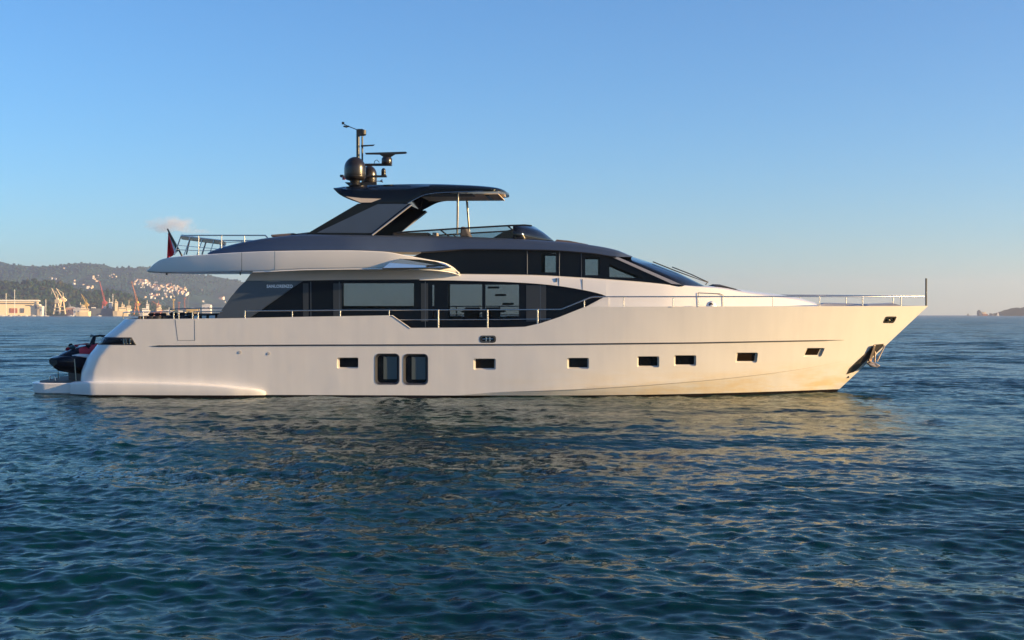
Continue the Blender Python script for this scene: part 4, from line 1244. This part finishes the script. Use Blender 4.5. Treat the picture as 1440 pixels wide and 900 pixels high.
# ------------------------------------------------------------------ far shore
def terrain_mat(name, c0, c1, c2, sc_):
    m = bpy.data.materials.new(name); m.use_nodes = True
    nt = m.node_tree; b = nt.nodes['Principled BSDF']
    b.inputs['Roughness'].default_value = 0.95
    b.inputs['Specular IOR Level'].default_value = 0.1
    tc = nt.nodes.new('ShaderNodeTexCoord')
    n = nt.nodes.new('ShaderNodeTexNoise'); n.inputs['Scale'].default_value = sc_; n.inputs['Detail'].default_value = 9; n.inputs['Roughness'].default_value = 0.68
    nt.links.new(tc.outputs['Object'], n.inputs['Vector'])
    r = nt.nodes.new('ShaderNodeValToRGB')
    r.color_ramp.elements[0].position = 0.36; r.color_ramp.elements[0].color = (*c0, 1)
    r.color_ramp.elements[1].position = 0.66; r.color_ramp.elements[1].color = (*c2, 1)
    e = r.color_ramp.elements.new(0.5); e.color = (*c1, 1)
    nt.links.new(n.outputs['Fac'], r.inputs[0]); nt.links.new(r.outputs[0], b.inputs['Base Color'])
    return m
def fbm(x, y, s, o=5):
    return mnoise.fractal(Vector((x/s, y/s, 3.7)), 0.6, 2.1, o)
crest_far = pchip([(-260, 380), (-120, 372), (-40, 366.5), (0, 368), (14, 371.5), (24, 373), (66, 374), (90, 372.6), (113, 369.8), (142, 371.5), (163, 377), (189, 376.6), (205, 376), (225, 380), (293, 387), (340, 396), (400, 412), (470, 432), (540, 443)])
FD = 5200.0
def far_h(x, D):
    px = PX0 + F*x/FD
    zc = (PY0 - crest_far(px))/F*FD + 3
    t = (D-3250)/(FD-3250)
    if t < 0: return 0.6
    if t <= 1: p = t**1.25
    else: p = max(0.0, 1-(t-1)*1.1)
    spur = (abs(fbm(x*1.0+D*.25, D*.35, 420, 4))*1.0)
    ed = min(1, max(0, 1.0-abs(t-.5)*2))
    z = zc*p - ed*55*spur + fbm(x, D, 130)*6*min(1, t*4)*(0.4+0.6*ed) + fbm(x, D, 30, 3)*0.8
    return max(z, 0.6)
crest_near = pchip([(-160, 398), (-40, 393.5), (0, 396), (24, 397), (40, 394.6), (57, 393.6), (78, 396), (92, 399.5), (104, 402.5), (118, 408), (132, 409), (150, 408.4), (165, 411), (190, 417), (212, 424), (240, 434), (262, 442)])
ND = 3000.0
def near_h(x, D):
    px = PX0 + F*x/ND
    zc = (PY0 - crest_near(px))/F*ND
    t = (D-2640)/(ND-2640)
    if t < 0: return 0.8
    p = t**0.8 if t <= 1 else max(0, 1-(t-1)*1.3)
    return max(zc*p + fbm(x, D, 60)*3.5*min(1, t*3), 0.8)
def field(name, fn, x0, x1, nx, d0, d1, nd, m, label):
    xs = np.linspace(x0, x1, nx); ds = np.linspace(d0, d1, nd)
    v = [(x, CAM.y+d, fn(x, d)) for d in ds for x in xs]
    f = [(j*nx+i, j*nx+i+1, (j+1)*nx+i+1, (j+1)*nx+i) for j in range(nd-1) for i in range(nx-1)]
    me = bpy.data.meshes.new(name); me.from_pydata(v, [], f); me.materials.append(m)
    me.polygons.foreach_set('use_smooth', [True]*len(f))
    o = bpy.data.objects.new(name, me); col.objects.link(o)
    return tag(o, label, 'hills', kind='structure')
hill_m = terrain_mat('scrub_hillside', (0.008, 0.038, 0.040), (0.018, 0.058, 0.056), (0.036, 0.085, 0.066), 0.012)
wood_m = terrain_mat('wooded_slope', (0.008, 0.028, 0.012), (0.016, 0.044, 0.02), (0.05, 0.05, 0.026), 0.02)
field('hills', far_h, -2900, -480, 300, 3200, 6600, 150, hill_m, 'long grey green ridge of hills behind the port')
field('hill_slope', near_h, -1420, -690, 150, 2600, 3400, 60, wood_m, 'low dark wooded hill directly behind the dockyard')
# quay and flat port ground
mb = MB(); mb.box((-1500, CAM.y+2560, -1.2), (-420, CAM.y+3300, 1.3)); q = mb.obj('quay', mat('quay_concrete', (.32, .29, .25), .9, var=.2, vscale=.05), None)
tag(q, 'low pale quay along the far shore', 'quay', kind='structure')
# woodland on the near hill: one mass of crowns
def woods(name, n, fn, pick, m, rmin, rmax, label):
    ico = bmesh.new(); bmesh.ops.create_icosphere(ico, subdivisions=1, radius=1.0)
    iv = np.array([v.co[:] for v in ico.verts]); itf = [tuple(v.index for v in f.verts) for f in ico.faces]; ico.free()
    V = []; Fc = []
    r2 = np.random.RandomState(5)
    for _ in range(n):
        x, D = pick(r2)
        z = fn(x, D)
        if z < 2: continue
        r = r2.uniform(rmin, rmax)
        o_ = len(V)
        jit = 1 + r2.uniform(-.28, .28, (len(iv), 1))
        for p in iv*jit*np.array([r, r, r*r2.uniform(.8, 1.3)]): V.append((x+p[0], CAM.y+D+p[1], z+r*.5+p[2]))
        Fc += [tuple(o_+i for i in f) for f in itf]
    me = bpy.data.meshes.new(name); me.from_pydata(V, [], Fc); me.materials.append(m)
    o = bpy.data.objects.new(name, me); col.objects.link(o)
    return tag(o, label, 'woodland', kind='stuff')
wm = terrain_mat('tree_canopy', (0.006, 0.026, 0.010), (0.014, 0.042, 0.016), (0.065, 0.052, 0.022), 0.035)
woods('woodland', 2600, near_h, lambda r: (r.uniform(-1400, -700), 2640+360*r.uniform(0, 1)**.8), wm, 2.5, 5.5, 'dark evergreen woodland covering the low hill behind the dockyard')
woods('scrub', 5200, far_h, lambda r: (r.uniform(-2450, -1050), r.uniform(3350, 5200)), terrain_mat('scrub_canopy', (0.008, 0.040, 0.038), (0.016, 0.056, 0.050), (0.030, 0.072, 0.056), 0.02), 2.0, 5.5, 'scattered trees and scrub over the far ridge')

# houses on the slopes
def ray_ground(px, py, fn, d0, d1):
    for d in np.arange(d0, d1, 8.0):
        p = W(px, py, d)
        if fn(p.x, d) >= p.z: return p, d
    return None, None
wallm = [mat('sunlit_plaster_%s' % n_, c, .9) for n_, c in (('white', (.78, .74, .68)), ('cream', (.72, .58, .42)), ('rose', (.62, .42, .32)), ('grey', (.6, .6, .6)))]
tile = mat('terracotta_tiles', (.30, .14, .08), .9)
def house_mesh(w, d, h, m):
    mb = MB(); mb.box((-w/2, -d/2, -6), (w/2, d/2, h), 0)
    rh = w*.18
    mb.add([(-w/2-.4, -d/2-.4, h+.02), (w/2+.4, -d/2-.4, h+.02), (w/2+.4, d/2+.4, h+.02), (-w/2-.4, d/2+.4, h+.02), (-w/2-.4, 0, h+rh), (w/2+.4, 0, h+rh)], [(0,1,5,4), (2,3,4,5), (0,4,3), (1,2,5), (3,2,1,0)], 1)
    o = mb.obj('house', [m, tile], None)
    me = o.data; bpy.data.objects.remove(o); return me
hmeshes = [house_mesh(w, d, h, wallm[i % 4]) for i, (w, d, h) in enumerate(((13, 10, 9), (11, 11, 12), (16, 10, 8), (10, 9, 10), (18, 12, 14), (9, 9, 7)))]
def scatter_houses(pts, label, group, s=1.0):
    for px, py in pts:
        p, d = ray_ground(px, py, far_h, 3300, 5200)
        if p is None: continue
        o = bpy.data.objects.new('house', hmeshes[rng.randrange(6)])
        col.objects.link(o)
        o.location = (p.x, p.y, far_h(p.x, d)); k = s*rng.uniform(.65, 1.15); o.scale = (k, k, k)
        o.rotation_euler.z = R(rng.uniform(-50, 50))
        tag(o, label, 'house', group)
pts = []
for _ in range(120):
    t = rng.random()**.9; px = 187+t*76; py = 399.5+t*12+rng.gauss(0, 2.6)-(2 if t < .3 else 0); pts.append((px, py))
scatter_houses(pts, 'small sunlit house in the dense hillside town above the orange crane', 'houses of the hillside town', .7)
scatter_houses([(200+rng.random()*45, 414+rng.random()*7) for _ in range(18)], 'small house on the lower slope between the hillside town and the docks', 'houses on the lower slope', .6)
scatter_houses([(104+rng.random()*28, 396+rng.random()*11) for _ in range(7)], 'white house scattered over the slope left of the red and white crane', 'houses on the left slope', .7)
scatter_houses([(131+rng.random()*10, 388+rng.random()*9) for _ in range(7)], 'white house on the spur just above the red and white crane', 'houses on the spur', .6)
scatter_houses([(154, 389), (157.5, 387.5), (160, 387), (163, 390), (158, 390.5)], 'white house of a small hamlet high on the middle of the ridge', 'houses of the high hamlet', .5)
scatter_houses([(69, 393.4), (73, 393), (78, 393.6)], 'white house of a small row low on the left of the ridge', 'houses of the left row', .5)
scatter_houses([(90, 378), (92, 377.6)], 'tiny white house near the skyline on the left of the ridge', 'houses near the skyline', .6)
scatter_houses([(266+rng.random()*50, 405+rng.random()*22) for _ in range(5)], 'pale house thinly scattered on the slope right of the town', 'houses thinly scattered right of the town', .6)

# --- dockyard
def H_(px, py, D): p = W(px, py, D); return p
cream = mat('sunlit_cream_paint', (.80, .66, .44), .6)
offw = mat('dock_white_paint', (.80, .77, .70), .6)
ochre = mat('yellow_crane_paint', (.62, .42, .08), .55)
orange = mat('orange_crane_paint', (.55, .20, .05), .55)
redp = mat('red_crane_paint', (.50, .09, .05), .55)
navy = mat('naval_grey_paint', (.12, .14, .17), .6)
dkblue = mat('dock_window_band', (.10, .11, .13), .4)
rust = mat('rust_red_paint', (.36, .12, .07), .7)
def wbox(mb, px0, py0, px1, py1, D, dep, m=0):
    a = W(px0, py1, D); b = W(px1, py0, D)
    mb.box((a.x, a.y, a.z), (b.x, a.y+dep, b.z), m)
def wtube(mb, pts, r, D, m=0, n=6):
    mb.tube([W(px, py, D+(q[0] if q else 0)) for px, py, *q in pts], r, n, m)
BASE = 443.6
# warehouse
D = 2570
wh = empty('warehouse', W(20, BASE, D), label='long flat roofed cream warehouse on the quay at the far left', cat='warehouse')
def under(o, root):
    o.parent = root; o.matrix_parent_inverse = Matrix.Translation(root.location).inverted(); return o
mb = MB(); wbox(mb, -60, 423.6, 50, 444, D, 60); under(mb.obj('wall', cream), wh)
mb = MB(); wbox(mb, -61, 421.6, 51.2, 423.6, D-3, 66); under(mb.obj('roof', offw), wh)
mb = MB(); wbox(mb, -60, 426, 46, 427.4, D-1, 1); under(mb.obj('clerestory', dkblue), wh)
for a, b in ((-20, -6), (14, 24), (28, 33)):
    mb = MB(); wbox(mb, a, 433.5, b, 440, D-1, 1); under(mb.obj('door', dkblue if a > 20 else rust), wh)
mb = MB(); wbox(mb, 35, 428.8, 43, 430, D-1, 1); under(mb.obj('window', dkblue), wh)
mb = MB(); wbox(mb, 47.5, 424.5, 49.6, 434, D-1, 1); under(mb.obj('end_door', navy), wh)
wh.rotation_euler.z = R(16)
def shed(px0, py0, px1, D, m, label, group=None, n=2):
    e = empty('dock_shed', W((px0+px1)/2, BASE, D), label=label, cat='shed', group=group)
    mb = MB(); wbox(mb, px0, py0+1.2, px1, 444, D, 14); under(mb.obj('wall', m), e)
    mb = MB()
    a = W(px0-.3, py0+1.2, D-1); b = W(px1+.3, py0+1.2, D-1); c = W((px0+px1)/2, py0-.3, D-1)
    mb.add([a, b, c, a+Vector((0, 17, 0)), b+Vector((0, 17, 0)), c+Vector((0, 17, 0))], [(0,1,2), (5,4,3), (0,2,5,3), (2,1,4,5), (1,0,3,4)]); under(mb.obj('roof', offw), e)
    for k in range(n):
        x = px0+(px1-px0)*(k+.5)/n
        mb = MB(); wbox(mb, x-.5, py0+4, x+.5, py0+6.5, D-.6, .6); under(mb.obj('window', dkblue), e)
shed(52.4, 428, 55.4, 2575, cream, 'narrow cream shed against the right end of the warehouse', n=1)
shed(56.2, 430.5, 59.2, 2575, offw, 'narrow white shed second from the warehouse end', n=1)
shed(93, 431.5, 105, 2600, mat('rose_shed_wall', (.62, .38, .28), .8), 'rose walled dock shed just right of the cream cranes')
shed(103, 433, 113, 2590, offw, 'white dock shed right of the rose walled one')
shed(228, 436, 240, 2620, cream, 'long low cream shed on the quay below the hillside town')
shed(284, 427.6, 296, 2900, offw, 'white building on the shore behind the slate wing of the yacht')
shed(262, 433, 278, 2620, ochre, 'low yellow dock building left of the yacht cabin')

def sailboat(px, ptop, L, D, label):
    e = empty('sailboat', W(px, BASE, D), label=label, cat='sailboat')
    c = W(px, 443.9, D); hl = L/2
    mb = MB(); mb.loft([[Vector((c.x+x, c.y+y*w, z)) for y, z in ((0, -.4), (1, .1), (1.05, 1.1), (-1.05, 1.1), (-1, .1))] for x, w in ((-hl, .8), (-hl*.3, 1.6), (hl*.4, 1.3), (hl*.8, .5), (hl, .08))]); under(mb.obj('hull', offw), e)
    mb = MB(); mb.box((c.x-hl*.4, c.y-.8, 1.1), (c.x+hl*.3, c.y+.8, 1.8)); under(mb.obj('cabin', offw), e)
    mb = MB(); mb.tube([(c.x, c.y, 1.1), (c.x, c.y, W(px, ptop, D).z)], .55, 6); mb.tube([(c.x, c.y, 2.6), (c.x-hl*.8, c.y, 2.8)], .2, 6); under(mb.obj('mast', offw), e)
sailboat(8.5, 412.5, 15, 2500, 'moored sailboat before the warehouse at the left edge of the frame')
sailboat(20.5, 407.5, 18, 2500, 'moored sailboat with the tallest mast, in front of the middle of the warehouse')
sailboat(64.4, 421, 13, 2510, 'moored sailboat with a bare mast between the warehouse and the cream cranes')
def motorboat(px, L, D, m, label):
    e = empty('motorboat', W(px, BASE, D), label=label, cat='motorboat', group='small boats moored along the quay')
    c = W(px, 443.9, D); hl = L/2
    mb = MB(); mb.loft([[Vector((c.x+x, c.y+y*w, z)) for y, z in ((0, -.3), (1, .1), (1.1, k), (-1.1, k), (-1, .1))] for x, w, k in ((-hl, 1.3, 1.1), (0, 1.6, 1.2), (hl*.6, 1.0, 1.5), (hl, .1, 1.8))]); under(mb.obj('hull', offw), e)
    mb = MB(); mb.loft([[Vector((c.x+x, c.y-1, 1.2)), Vector((c.x+x*.9, c.y-.9, z)), Vector((c.x+x*.9, c.y+.9, z)), Vector((c.x+x, c.y+1, 1.2))] for x, z in ((-hl*.4, 2.6), (hl*.1, 2.7), (hl*.4, 1.4))]); under(mb.obj('cabin', m), e)
for px, L, m, t in ((3, 12, offw, 'white motorboat moored at the left edge of the frame'), (13, 10, navy, 'blue cabin motorboat moored between the two tall masted sailboats'), (27, 12, navy, 'dark cabin motorboat moored right of the tallest mast'), (36, 9, offw, 'small white motorboat moored before the warehouse door'), (47, 11, offw, 'white motorboat moored below the right end of the warehouse'), (57, 10, cream, 'cream cabin motorboat moored left of the bare masted sailboat'), (100, 12, offw, 'white motorboat moored right of the cream cranes'), (139.5, 8, offw, 'lone small white boat lying off the grey warship')):
    motorboat(px, L, 2480, m, t)

def gantry_crane(px, py_cab, jib, D, m, label, s=1.0, counter=True):
    e = empty('dock_crane', W(px, BASE, D), label=label, cat='crane')
    mb = MB()
    for a, b in (((px-4*s, 442), (px-1.5*s, py_cab+2)), ((px+4*s, 442), (px+1.5*s, py_cab+2))):
        for dd in (0, 9): mb.tube([W(a[0], a[1], D+dd), W(b[0], b[1], D+4)], 1.2*s, 6)
    for k in (.3, .6): mb.tube([W(px-4*s+2.5*s*k, 442-(440-py_cab)*k, D), W(px+4*s-2.5*s*k, 442-(440-py_cab)*k, D)], .8*s, 6)
    under(mb.obj('portal', m), e)
    mb = MB(); wbox(mb, px-2.6*s, py_cab-2.5*s, px+2.8*s, py_cab+2*s, D, 7*s); wbox(mb, px-1*s, py_cab-4.4*s, px+1.4*s, py_cab-2.5*s, D+1, 5*s); under(mb.obj('cab', m), e)
    mb = MB()
    a = W(px, py_cab-2*s, D+2); b = W(jib[0], jib[1], D+2)
    for off in (Vector((0, 0, 1.2*s)), Vector((0, 2.4*s, -.8*s)), Vector((1.0*s, -.4, -.8*s))): mb.tube([a+off*1.4, b+off*.5], .55*s, 6)
    for k in range(1, 9):
        p = a.lerp(b, k/9); q = a.lerp(b, (k+.6)/9); mb.tube([p+Vector((-1.2*s, 0, 0)), q+Vector((1.2*s, 0, 0))], .4*s, 5)
    under(mb.obj('jib', m), e)
    mb = MB(); ap = W(px+1.2*s, py_cab-9*s, D+2); mb.tube([W(px+1*s, py_cab-2*s, D+2), ap], .6*s, 5); mb.tube([ap, b], .3*s, 5); under(mb.obj('stay', m), e)
    mb = MB(); mb.tube([b, W(jib[0]-.3, jib[1]+7*s, D+2)], .25*s, 5); under(mb.obj('hoist_rope', m), e)
    if counter:
        mb = MB(); wbox(mb, px+2.8*s, py_cab-1.5*s, px+4.6*s, py_cab+1*s, D+1, 5*s); under(mb.obj('counterweight', m), e)
gantry_crane(80, 424, (72.6, 405.5), 2580, cream, 'tall cream dock crane, left of the pair beside the warehouse', 1.15)
gantry_crane(87.5, 422, (79.2, 405.8), 2590, cream, 'tall cream dock crane, right of the pair beside the warehouse', 1.1)
gantry_crane(97, 430, (91, 412), 2600, navy, 'slim grey dock crane just right of the cream pair', .55, False)
gantry_crane(121, 429, (114.4, 414), 2600, ochre, 'yellow cab dock crane above the cream ship', .8)
gantry_crane(146, 426, (140, 396), 2600, redp, 'red and white dock crane rising over the grey warship', .9)
gantry_crane(192, 428, (185, 396), 2600, orange, 'orange dock crane with a long steep jib', .95)
gantry_crane(222, 430, (213.6, 424), 2620, rust, 'rust red dock crane with a short flat jib below the town', .8)
for px, t, top, m in ((244, 'yellow', 421.5, ochre), (251.5, 'slim red', 425.5, rust), (259.5, 'broad red', 419.5, rust), (264, 'tallest slim grey', 417, navy)):
    e = empty('lattice_tower', W(px, BASE, 2640), label='%s lattice tower on the docks left of the yacht cabin' % t, cat='tower')
    mb = MB()
    for dx in (-1, 1): wtube(mb, [(px+dx*.9, 442), (px+dx*.3, top)], .45, 2640)
    for k in range(7):
        y = 441-(441-top)*k/7; wtube(mb, [(px-.8, y), (px+.8, y-(441-top)/7)], .35, 2640)
    under(mb.obj('frame', m), e)
    mb = MB(); wbox(mb, px-1.4, top-1, px+1.4, top+1, 2638, 4); under(mb.obj('head', m), e)
for px, y in ((190, 425.2),):
    e = empty('tank', W(193.6, BASE, 2570), label='bright yellow ball shaped tank at the foot of the orange crane', cat='tank')
    mb = MB(); mb.lathe([(.2, -2.4)]+[(2.5*math.cos(a), 2.5*math.sin(a)) for a in np.linspace(-1.2, 1.2, 9)]+[(.2, 2.4)], W(193.6, 425.2, 2570), 14); under(mb.obj('ball', mat('bright_yellow_paint', (.75, .55, .05), .5)), e)
    mb = MB(); wtube(mb, [(193.6, 427), (193.6, 442)], .8, 2570); under(mb.obj('stem', ochre), e)

def ship(px0, px1, pdeck, blocks, masts, D, mh, ms, label, dark=dkblue):
    e = empty('ship', W((px0+px1)/2, BASE, D), label=label, cat='ship')
    z1 = W(px0, pdeck, D).z; x0 = W(px0, 0, D).x; x1 = W(px1, 0, D).x; y = CAM.y+D; w_ = 8
    mb = MB(); mb.loft([[Vector((x, y+w_*k*.7, -1.5)), Vector((x+dx, y+w_*k, z)), Vector((x+dx, y-w_*k, z)), Vector((x, y-w_*k*.7, -1.5))] for x, dx, k, z in ((x0, -1, .8, z1), (x0+(x1-x0)*.2, 0, 1, z1*.95), (x0+(x1-x0)*.75, 0, 1, z1), (x1-3, 2, .25, z1*1.25))]); under(mb.obj('hull', mh), e)
    for k, (a, b, t) in enumerate(blocks):
        mb = MB(); wbox(mb, a, t, b, pdeck+.3, D-5+k*.3, 10); bl = under(mb.obj('deckhouse', ms), e)
        mb = MB(); wbox(mb, a+.4, t+1.2, b-.4, t+2.0, D-5.3+k*.3, .2); under(mb.obj('window_band', dark), e)
    e.rotation_euler.z = R(14)
    for a, t, r in masts:
        mb = MB(); wtube(mb, [(a, pdeck), (a, t)], r, D); wtube(mb, [(a-1.1, t+3), (a+1.1, t+3)], r*.6, D); under(mb.obj('mast', ms), e)
ship(108, 130, 438.6, [(112, 124, 434), (113.5, 119, 431), (114, 116.5, 428.5)], [(113.4, 425, .5), (119, 429, .4)], 2540, cream, cream, 'cream painted ship below the yellow crane')
ship(124, 159.6, 433.6, [(128, 134, 432), (151.6, 156, 424.6), (144, 148, 430.5)], [(158, 413.5, .45), (153.5, 419, .5)], 2550, navy, offw, 'long dark grey warship under the red and white crane')
ship(160, 186, 437, [(161, 165, 424), (166, 176, 432), (170, 174, 428.5), (177, 183, 430)], [(163.4, 421, .7), (172, 425, .5), (181, 422, .4)], 2545, cream, cream, 'cream ship with a tall deckhouse right of the grey warship')
ship(197, 212, 438, [(199, 208, 433.5), (204.5, 208.5, 427.5)], [(206.8, 422.6, .6)], 2545, offw, offw, 'white ship with a slim tower right of the orange crane')
ship(213, 229, 437.6, [(219.5, 226, 433), (222, 225.5, 429)], [(221, 426, .5)], 2555, rust, cream, 'rust hulled ship with a cream deckhouse under the short jib crane')
ship(231, 262, 440, [(236, 240, 437), (250, 256, 437)], [(238, 432, .35)], 2560, cream, offw, 'low cream ship lying along the quay behind the stern of the yacht')

# --- right hand horizon
def isl_h(x, D):
    px = PX0 + F*x/3600
    c = pchip([(1410, 445), (1414, 440), (1421, 434.6), (1428, 430.6), (1434, 431.4), (1441, 430.2), (1452, 427.5), (1480, 428), (1520, 434), (1550, 445)])(px)
    t = 1-abs(D-3600)/150
    return max(-2.0, (PY0-c)/F*3600*max(0, t)**.5 + fbm(x, D, 20)*1.6 - .5)
field('headland', isl_h, 1308, 1600, 120, 3450, 3750, 30, wood_m, 'dark low headland on the horizon at the right edge')
def far_ship(px0, px1, top, D, blocks, m, ms, label, cat='ship'):
    e = empty('far_ship', W((px0+px1)/2, 443, D), label=label, cat=cat)
    mb = MB(); a = W(px0, 443.4, D); b = W(px1, top, D)
    mb.add([(a.x+2, a.y-8, -1), (b.x-2, a.y-8, -1), (b.x, a.y-9, b.z), (a.x, a.y-9, b.z), (a.x+2, a.y+8, -1), (b.x-2, a.y+8, -1), (b.x, a.y+9, b.z), (a.x, a.y+9, b.z)], [(0,1,2,3), (7,6,5,4), (0,4,5,1), (1,5,6,2), (2,6,7,3), (3,7,4,0)]); under(mb.obj('hull', m), e)
    for x0, x1, t in blocks:
        mb = MB(); wbox(mb, x0, t, x1, top+.2, D-6, 12); under(mb.obj('deckhouse', ms), e)
far_ship(1375, 1380, 440.2, 3500, [(1376, 1379.4, 437.4), (1377, 1378.6, 436)], navy, navy, 'dark ship seen end on, on the horizon right of the bow')
far_ship(1380.6, 1388, 441.6, 3520, [(1381, 1382, 438.4), (1384.4, 1387, 438.8), (1383, 1384, 440)], rust, cream, 'pale pink ship on the horizon beside the dark end on ship')
far_ship(1392.6, 1396.6, 441.8, 3540, [(1393.6, 1395.4, 440.6)], navy, navy, 'low dark barge on the horizon, next left of the white sail')
for px, t, D, lab in ((1361, 440.4, 3450, 'small dark sail on the horizon nearest the bow of the yacht'), (1403.2, 438, 3500, 'small white sail on the horizon nearest the dark headland')):
    e = empty('far_sailboat', W(px, 443, D), label=lab, cat='sailboat')
    mm = navy if px < 1400 else offw
    c = W(px, 443.3, D); z = W(px, t, D).z
    mb = MB(); mb.add([(c.x-3, c.y-.6, 1.0), (c.x+3.4, c.y-.6, 1.0), (c.x+.6, c.y-.3, z), (c.x-3, c.y+.6, 1.0), (c.x+3.4, c.y+.6, 1.0), (c.x+.6, c.y+.3, z)], [(0,1,2), (5,4,3), (0,2,5,3), (2,1,4,5), (1,0,3,4)]); under(mb.obj('sail', mm), e)
    mb = MB(); mb.loft([[Vector((c.x+x, c.y+q*w, zz)) for q, zz in ((0, -.5), (1, .9), (-1, .9))] for x, w in ((-3.4, .8), (0, 1.2), (4, .15))]); under(mb.obj('hull', mm), e)

# --- small pink cloud, far outside the haze
def cloud(cx, cy_, wpx, hpx, D, seed, dens, label):
    r2 = random.Random(seed)
    mb = MB(); c = W(cx, cy_, D); sx = wpx/F*D/2; sz = hpx/F*D/2
    bm = bmesh.new(); bmesh.ops.create_icosphere(bm, subdivisions=4, radius=1.0)
    for v in bm.verts:
        p = v.co.normalized()
        n_ = mnoise.fractal(p*1.7+Vector((seed, 0, 0)), .7, 2.1, 4)*.42
        k = 1+n_
        v.co = Vector((p.x*sx*k, p.y*sx*.5*k, p.z*sz*k*(1.0 if p.z > 0 else .55)))
    me = bpy.data.meshes.new('cloud'); bm.to_mesh(me); bm.free()
    m = bpy.data.materials.new('cloud_vapour'); m.use_nodes = True; nt = m.node_tree
    nt.nodes.remove(nt.nodes['Principled BSDF'])
    v = nt.nodes.new('ShaderNodeVolumePrincipled'); v.inputs['Color'].default_value = (.95, .9, .9, 1)
    tc = nt.nodes.new('ShaderNodeTexCoord'); n = nt.nodes.new('ShaderNodeTexNoise'); n.inputs['Scale'].default_value = 2.2/sz*.5; n.inputs['Detail'].default_value = 5
    nt.links.new(tc.outputs['Object'], n.inputs['Vector'])
    # density thins towards the rim of the cloud's own body
    mp = nt.nodes.new('ShaderNodeMapping'); mp.inputs['Scale'].default_value = (1/sx, 2/sx, 1/sz); nt.links.new(tc.outputs['Object'], mp.inputs[0])
    ln = nt.nodes.new('ShaderNodeVectorMath'); ln.operation = 'LENGTH'; nt.links.new(mp.outputs[0], ln.inputs[0])
    rr = nt.nodes.new('ShaderNodeMapRange'); rr.inputs['From Min'].default_value = 1.15; rr.inputs['From Max'].default_value = .2; nt.links.new(ln.outputs['Value'], rr.inputs['Value'])
    nr = nt.nodes.new('ShaderNodeMapRange'); nr.inputs['From Min'].default_value = .38; nr.inputs['From Max'].default_value = .72; nt.links.new(n.outputs['Fac'], nr.inputs['Value'])
    mu = nt.nodes.new('ShaderNodeMath'); mu.operation = 'MULTIPLY'; nt.links.new(rr.outputs[0], mu.inputs[0]); nt.links.new(nr.outputs[0], mu.inputs[1])
    m2 = nt.nodes.new('ShaderNodeMath'); m2.operation = 'MULTIPLY'; m2.inputs[1].default_value = dens; nt.links.new(mu.outputs[0], m2.inputs[0])
    nt.links.new(m2.outputs[0], v.inputs['Density']); nt.links.new(v.outputs[0], nt.nodes['Material Output'].inputs['Volume'])
    me.materials.append(m)
    o = bpy.data.objects.new('cloud', me); o.location = c; col.objects.link(o)
    tag(o, label, 'cloud', kind='stuff')
cloud(238, 318, 84, 30, 10500, 3, .016, 'small pinkish cloud above the stern flag')
cloud(275, 326, 56, 10, 10800, 9, .008, 'thin faint wisp of cloud behind the upper deck rail')

# --- air: pale haze round everything, the sky and clouds outside
mb = MB(); mb.box((-6600, CAM.y-3060, -3.0), (6600, CAM.y+9200, 232))
hz = mb.obj('haze', None) if False else None
me = bpy.data.meshes.new('haze'); me.from_pydata(mb.v, [], mb.f)
hm = bpy.data.materials.new('sea_haze'); hm.use_nodes = True; nt = hm.node_tree
nt.nodes.remove(nt.nodes['Principled BSDF'])
v = nt.nodes.new('ShaderNodeVolumePrincipled')
v.inputs['Color'].default_value = (.90, .91, 1.0, 1)
v.inputs['Density'].default_value = 0.00011
v.inputs['Anisotropy'].default_value = 0.45
nt.links.new(v.outputs[0], nt.nodes['Material Output'].inputs['Volume'])
me.materials.append(hm)
hz = bpy.data.objects.new('haze', me); col.objects.link(hz)
tag(hz, 'thin pale sea haze over the whole bay', 'haze', kind='stuff')
